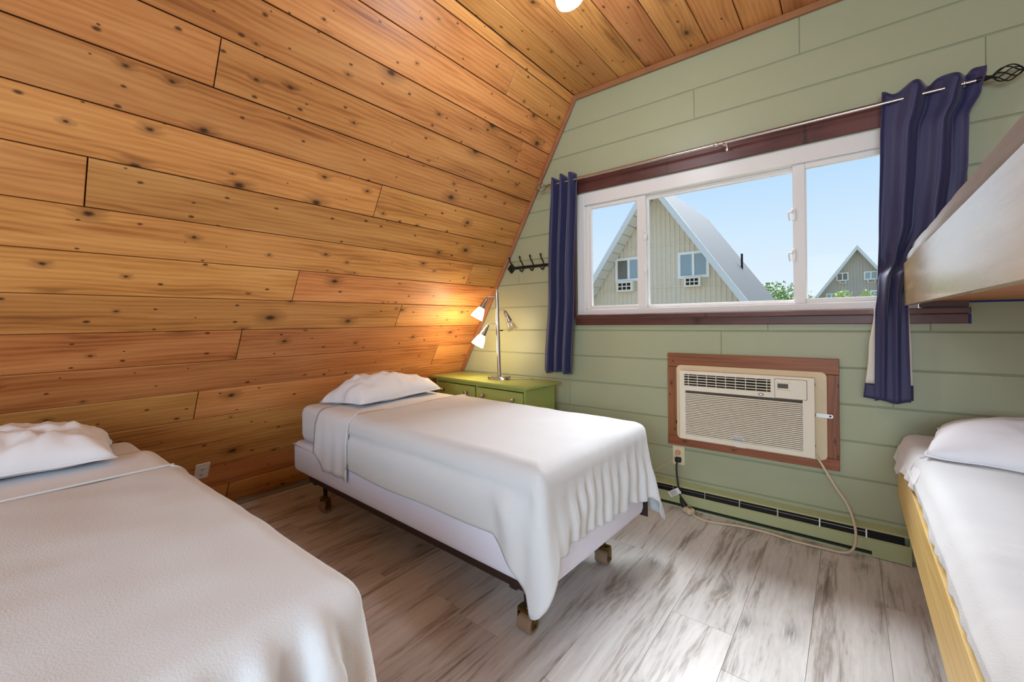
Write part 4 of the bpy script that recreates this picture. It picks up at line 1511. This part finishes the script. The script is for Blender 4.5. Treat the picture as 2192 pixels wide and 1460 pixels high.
# control panel
fpart('panel_gap', M_GRILLE, rrect(-0.3202, -0.1758, 0.7358, 0.8402, 0.007), 0.1001, 0.1006)
pn = fpart('control_panel', M_IVORY, rrect(-0.318, -0.178, 0.738, 0.838, 0.006), 0.1003, 0.103, 0.001)
fpart('display', M_LCD, rrect(-0.306, -0.258, 0.790, 0.814, 0.002), 0.1031, 0.1037, 0, pn)
b = new()
for (x, z) in ((-0.228, 0.812), (-0.228, 0.794), (-0.205, 0.803), (-0.228, 0.768), (-0.203, 0.766)):
    lathe(b, [(0.0075, 0.0), (0.007, 0.0015), (0.0058, 0.0015), (0.0055, 0.0005)], 14, WFM @ Matrix.Translation((x, z, 0.103)), cap=False)
part('button', b, M_WHITE, pn, 40, True)
b = new()
for q in range(6):
    x = -0.308 + q * 0.011
    box(b, x, x + 0.004, -0.1036, -0.1031, 0.780, 0.7825)
    box(b, x, x + 0.004, -0.1036, -0.1031, 0.818, 0.820)
part('indicator_mark', b, M_LCD, pn, 0, True)
# small receiver window and the oval badge with a swoosh
def oval(cx, cz, a, c_, n=28):
    return [(cx + a * math.cos(2 * PI * k_ / n), cz + c_ * math.sin(2 * PI * k_ / n)) for k_ in range(n)]
fpart('receiver_rim', M_LCD, oval(-0.383, 0.748, 0.013, 0.0075), 0.1003, 0.102, 0.001)
fpart('receiver', M_WHITE, oval(-0.383, 0.748, 0.0085, 0.0045), 0.1021, 0.103, 0)
bd = fpart('badge', M_BADGE, oval(-0.498, 0.492, 0.036, 0.011), 0.1016, 0.105, 0.002)
b = new()
pts = []
for k_ in range(30):
    a = R(20 + 320 * k_ / 29)
    pts.append(WFM @ Vector((-0.498 + 0.028 * math.cos(a), 0.492 + 0.0075 * math.sin(a), 0.1055)))
tube(b, pts, 0.0008, 5)
tube(b, [WFM @ Vector((-0.518 + 0.040 * q / 24, 0.492 + 0.0028 * math.sin(q * 1.5), 0.1056)) for q in range(25)], 0.0007, 5)
part('badge_script', b, M_LCD, bd, 40, True)
fpart('filter_tab', M_WHITE, rrect(-0.520, -0.465, 0.430, 0.447, 0.003), 0.036, 0.060, 0.001)
# seam of the front cover, screws, steel securing straps
b = new()
box(b, -0.1495, -0.148, -0.0725, -0.068, 0.46, 0.84)
part('seam', b, M_DARK, AC, 0, True)
for z in (0.815, 0.500):
    b = new()
    lathe(b, [(0.001, 0), (0.007, 0.0), (0.007, 0.004), (0.001, 0.005)], 12, Matrix.Translation((-0.1495, -0.058, z)) @ Matrix.Rotation(R(90), 4, 'Y'))
    part('screw', b, M_DARK, AC, 40, True)
def strap(x0, x1, z, d0, d1):
    b = new()
    prism(b, rrect(x0, x1, z - 0.010, z + 0.010, 0.009), d0, d1, 0, WFM)
    s_ = part('strap', b, M_CHROME, AC, 40, True)
    b = new()
    xm = x1 - 0.012 if x1 > -0.2 else x0 + 0.010
    prism(b, oval(xm, z, 0.005, 0.005, 14), d1, d1 + 0.0015, 0, WFM)
    part('strap_hole', b, M_DARK, s_, 0, True)
    return s_
strap(-0.149, -0.072, 0.655, 0.0345, 0.037)
strap(-0.862, -0.851, 0.520, 0.0205, 0.023)
# power cord of the air conditioner
cordA = [(-0.150, -0.060, 0.462), (-0.128, -0.066, 0.425), (-0.098, -0.072, 0.372), (-0.060, -0.080, 0.305), (-0.022, -0.088, 0.245), (0.004, -0.094, 0.170), (0.012, -0.100, 0.095), (0.0, -0.106, 0.035), (-0.035, -0.112, 0.009), (-0.105, -0.118, 0.0075), (-0.24, -0.124, 0.0075), (-0.37, -0.106, 0.0075), (-0.50, -0.118, 0.0075), (-0.63, -0.156, 0.0075), (-0.70, -0.150, 0.0075), (-0.735, -0.128, 0.012)]
b = new()
tube(b, spline(cordA, 8), 0.0062, 8)
cd_ = part('power_cord', b, M_CORD, None, 60)
tag(cd_, 'beige power cord looping from the air conditioner to the floor', 'cord')
b = new()
MP = Matrix.Translation((-0.768, -0.105, 0.021)) @ Matrix.Rotation(R(-38), 4, 'Z') @ Matrix.Rotation(R(0), 4, 'Y')
box(b, -0.038, 0.034, -0.024, 0.024, -0.018, 0.018, 0.010, 3, MP)
box(b, -0.030, -0.006, -0.026, -0.0235, -0.010, 0.010, 0.001, 1, MP)
part('plug_body', b, M_CORD, cd_, 60)
b = new()
box(b, 0.000, 0.026, -0.004, 0.004, 0.0185, 0.0205, 0.0005, 1, MP)
part('plug_mark', b, M_DARK, cd_, 0)

# outlet under the air conditioner with two plugs
def outlet(name, label, M, mat, gfci=False):
    t = thing(name, label, 'outlet', (0, 0, 0))
    t.matrix_world = M
    b = new()
    prism(b, rrect(-0.036, 0.036, -0.058, 0.058, 0.004, 3), 0.0, 0.006, 0.002)
    part('plate', b, mat, t, 40)
    if gfci:
        b = new()
        prism(b, rrect(-0.017, 0.017, -0.034, 0.034, 0.002, 2), 0.0061, 0.009, 0.001)
        part('receptacle', b, mat, t, 40)
        for zz in (0.020, -0.020):
            b = new()
            box(b, -0.008, -0.005, zz - 0.005, zz + 0.005, 0.0091, 0.0096)
            box(b, 0.005, 0.008, zz - 0.004, zz + 0.004, 0.0091, 0.0096)
            box(b, -0.003, 0.003, zz - 0.013, zz - 0.008, 0.0091, 0.0096)
            part('socket_slot', b, M_DARK, t, 0)
        b = new()
        box(b, -0.009, 0.009, 0.0012, 0.0062, 0.0091, 0.0105, 0.0005)
        box(b, -0.009, 0.009, -0.0062, -0.0012, 0.0091, 0.0105, 0.0005)
        part('test_button', b, mat, t, 0)
    else:
        for zz in (0.020, -0.020):
            b = new()
            prism(b, oval(0, zz, 0.016, 0.014, 20), 0.0061, 0.008, 0.001)
            part('receptacle', b, mat, t, 40)
    return t
outlet('wall_outlet', 'almond outlet with two plugs below the air conditioner', WFM @ Matrix.Translation((-0.852, 0.307, 0.0005)), M_ALMOND)
outlet('wall_outlet', 'white outlet on the cedar wall between the two beds', SLM @ Matrix.Translation((-1.918, 0.348, 0.0005)), M_WHITE, True)
bc = thing('adapter_cord', 'short black adapter cord with white tag hanging from the almond outlet', 'cord', (-0.84, -0.03, 0.28))
b = new()
box(b, -0.868, -0.832, -0.038, -0.0095, 0.270, 0.300, 0.007, 2)
part('plug', b, M_BLACK, bc, 60, True)
b = new()
tube(b, spline([(-0.852, -0.036, 0.276), (-0.853, -0.046, 0.25), (-0.848, -0.056, 0.20), (-0.838, -0.070, 0.15), (-0.824, -0.085, 0.105), (-0.812, -0.094, 0.075)], 6), 0.0055, 8)
part('cable', b, M_BLACK, bc, 60, True)
b = new()
tube(b, [(-0.814, -0.093, 0.080), (-0.806, -0.098, 0.062), (-0.790, -0.104, 0.040), (-0.786, -0.106, 0.036)], [0.008, 0.013, 0.018, 0.016], 12)
part('connector', b, M_BLACK, bc, 50, True)
MT_ = Matrix.Translation((-0.850, -0.100, 0.105)) @ Matrix.Rotation(R(12), 4, 'Z') @ Matrix.Rotation(R(-32), 4, 'Y')
b = new()
box(b, -0.034, 0.034, -0.0006, 0.0006, -0.018, 0.018, 0, 1, MT_)
tg = part('tag', b, M_WHITE, bc, 0, True)
b = new()
for q in range(5):
    box(b, -0.027, 0.018 - 0.006 * (q % 2), -0.0010, -0.0007, -0.013 + q * 0.006, -0.0105 + q * 0.006, 0, 1, MT_)
part('tag_print', b, M_LCD, tg, 0, True)
b = new()
tube(b, spline([(-0.822, -0.096, 0.118), (-0.815, -0.095, 0.115), (-0.818, -0.086, 0.095), (-0.826, -0.090, 0.112)], 4), 0.003, 6)
part('tag_tie', b, M_WHITE, tg, 40, True)
lc = thing('lamp_plug_cord', 'thin cord with pinkish plug leaving the almond outlet towards the bed', 'cord', (-0.85, -0.02, 0.32))
b = new()
box(b, -0.866, -0.838, -0.034, -0.0095, 0.316, 0.342, 0.008, 2)
part('plug', b, plain('pinkish_plug', srgb(214, 150, 122), 0.45), lc, 60, True)
b = new()
tube(b, spline([(-0.856, -0.033, 0.322), (-0.868, -0.042, 0.300), (-0.90, -0.040, 0.265), (-0.945, -0.036, 0.235), (-1.00, -0.034, 0.190), (-1.06, -0.034, 0.155), (-1.12, -0.034, 0.149)], 6), 0.0022, 6)
part('cable', b, M_CORD, lc, 60, True)

# ================================================================== baseboard heater
ht = thing('baseboard_heater', 'long green painted baseboard heater under the air conditioner', 'heater', (-0.70, -0.03, 0.0))
HX0, HX1 = -1.585, 0.212
def hprof(name, mat, poly, x0=HX0, x1=HX1, parent=None):
    b = new()
    prism(b, poly, x0, x1, 0, Matrix(((0, 0, 1, 0), (1, 0, 0, 0), (0, 1, 0, 0), (0, 0, 0, 1))))
    return part(name, b, mat, parent or ht, 0, True)
hprof('back_panel', M_HEATGREEN, [(-0.004, 0.0), (-0.001, 0.0), (-0.001, 0.144), (-0.004, 0.144)])
hprof('top_cover', M_HEATGREEN, [(-0.0045, 0.139), (-0.0045, 0.144), (-0.050, 0.1335), (-0.056, 0.1275), (-0.053, 0.1275), (-0.048, 0.1325)])
hprof('front_cover', M_HEATGREEN, [(-0.062, 0.030), (-0.059, 0.030), (-0.057, 0.080), (-0.050, 0.086), (-0.052, 0.088), (-0.060, 0.082)])
hprof('floor_channel', M_HEATGREEN, [(-0.0045, 0.0), (-0.052, 0.0), (-0.052, 0.008), (-0.050, 0.008), (-0.050, 0.003), (-0.0045, 0.003)])
hprof('inner_core', M_DARK, [(-0.010, 0.012), (-0.046, 0.012), (-0.040, 0.074), (-0.010, 0.122)], HX0 + 0.02, HX1 - 0.02)
hprof('wire_guard', M_STEEL, [(-0.0525, 0.1120), (-0.0505, 0.1120), (-0.0505, 0.1140), (-0.0525, 0.1140)], HX0 + 0.25, HX1 - 0.16)
for q in range(9):
    x = HX1 - 0.16 - q * 0.185
    hprof('support_clip', M_STEEL, [(-0.056, 0.080), (-0.044, 0.084), (-0.047, 0.126), (-0.051, 0.126)], x - 0.003, x + 0.003)
for x0, x1 in ((HX0 - 0.002, HX0 + 0.004), (HX1 - 0.004, HX1 + 0.002)):
    hprof('end_cap', M_HEATGREEN, [(-0.001, 0.0), (-0.062, 0.0), (-0.062, 0.100), (-0.057, 0.128), (-0.050, 0.1345), (-0.001, 0.1455)], x0, x1)
hprof('end_plate', M_HEATGREEN, [(-0.0625, 0.004), (-0.060, 0.004), (-0.060, 0.030), (-0.0625, 0.030)], HX1 - 0.14, HX1 - 0.002)

# ================================================================== ceiling lamp
cl_ = thing('ceiling_light', 'white glass shade of a ceiling lamp at the top of the picture', 'ceiling light', (-0.985, -1.13, ZC))
b = new()
lathe(b, [(0.065, 0.0), (0.065, -0.018), (0.040, -0.030), (0.001, -0.032)], 24)
part('canopy', b, M_WHITE, cl_, 50)
b = new()
tube(b, [(0, 0, -0.03), (0.0, 0.0, -0.09)], 0.010, 12)
part('stem', b, M_WHITE, cl_, 60)
b = new()
MS_ = Matrix.Translation((0.0, 0.0, -0.085)) @ Matrix.Rotation(R(16), 4, Vector((0.62, -0.78, 0)))
lathe(b, [(0.018, 0.0), (0.034, -0.010), (0.050, -0.050), (0.060, -0.100), (0.064, -0.140), (0.060, -0.156), (0.044, -0.166), (0.001, -0.170)], 32, MS_)
part('shade', b, M_CEILSHADE, cl_, 60)
L_ = add_light('ceiling_bulb', 'POINT', (-0.985, -1.13, 2.42), energy=16, color=(0.84, 0.92, 1.0), shadow_soft_size=0.10)
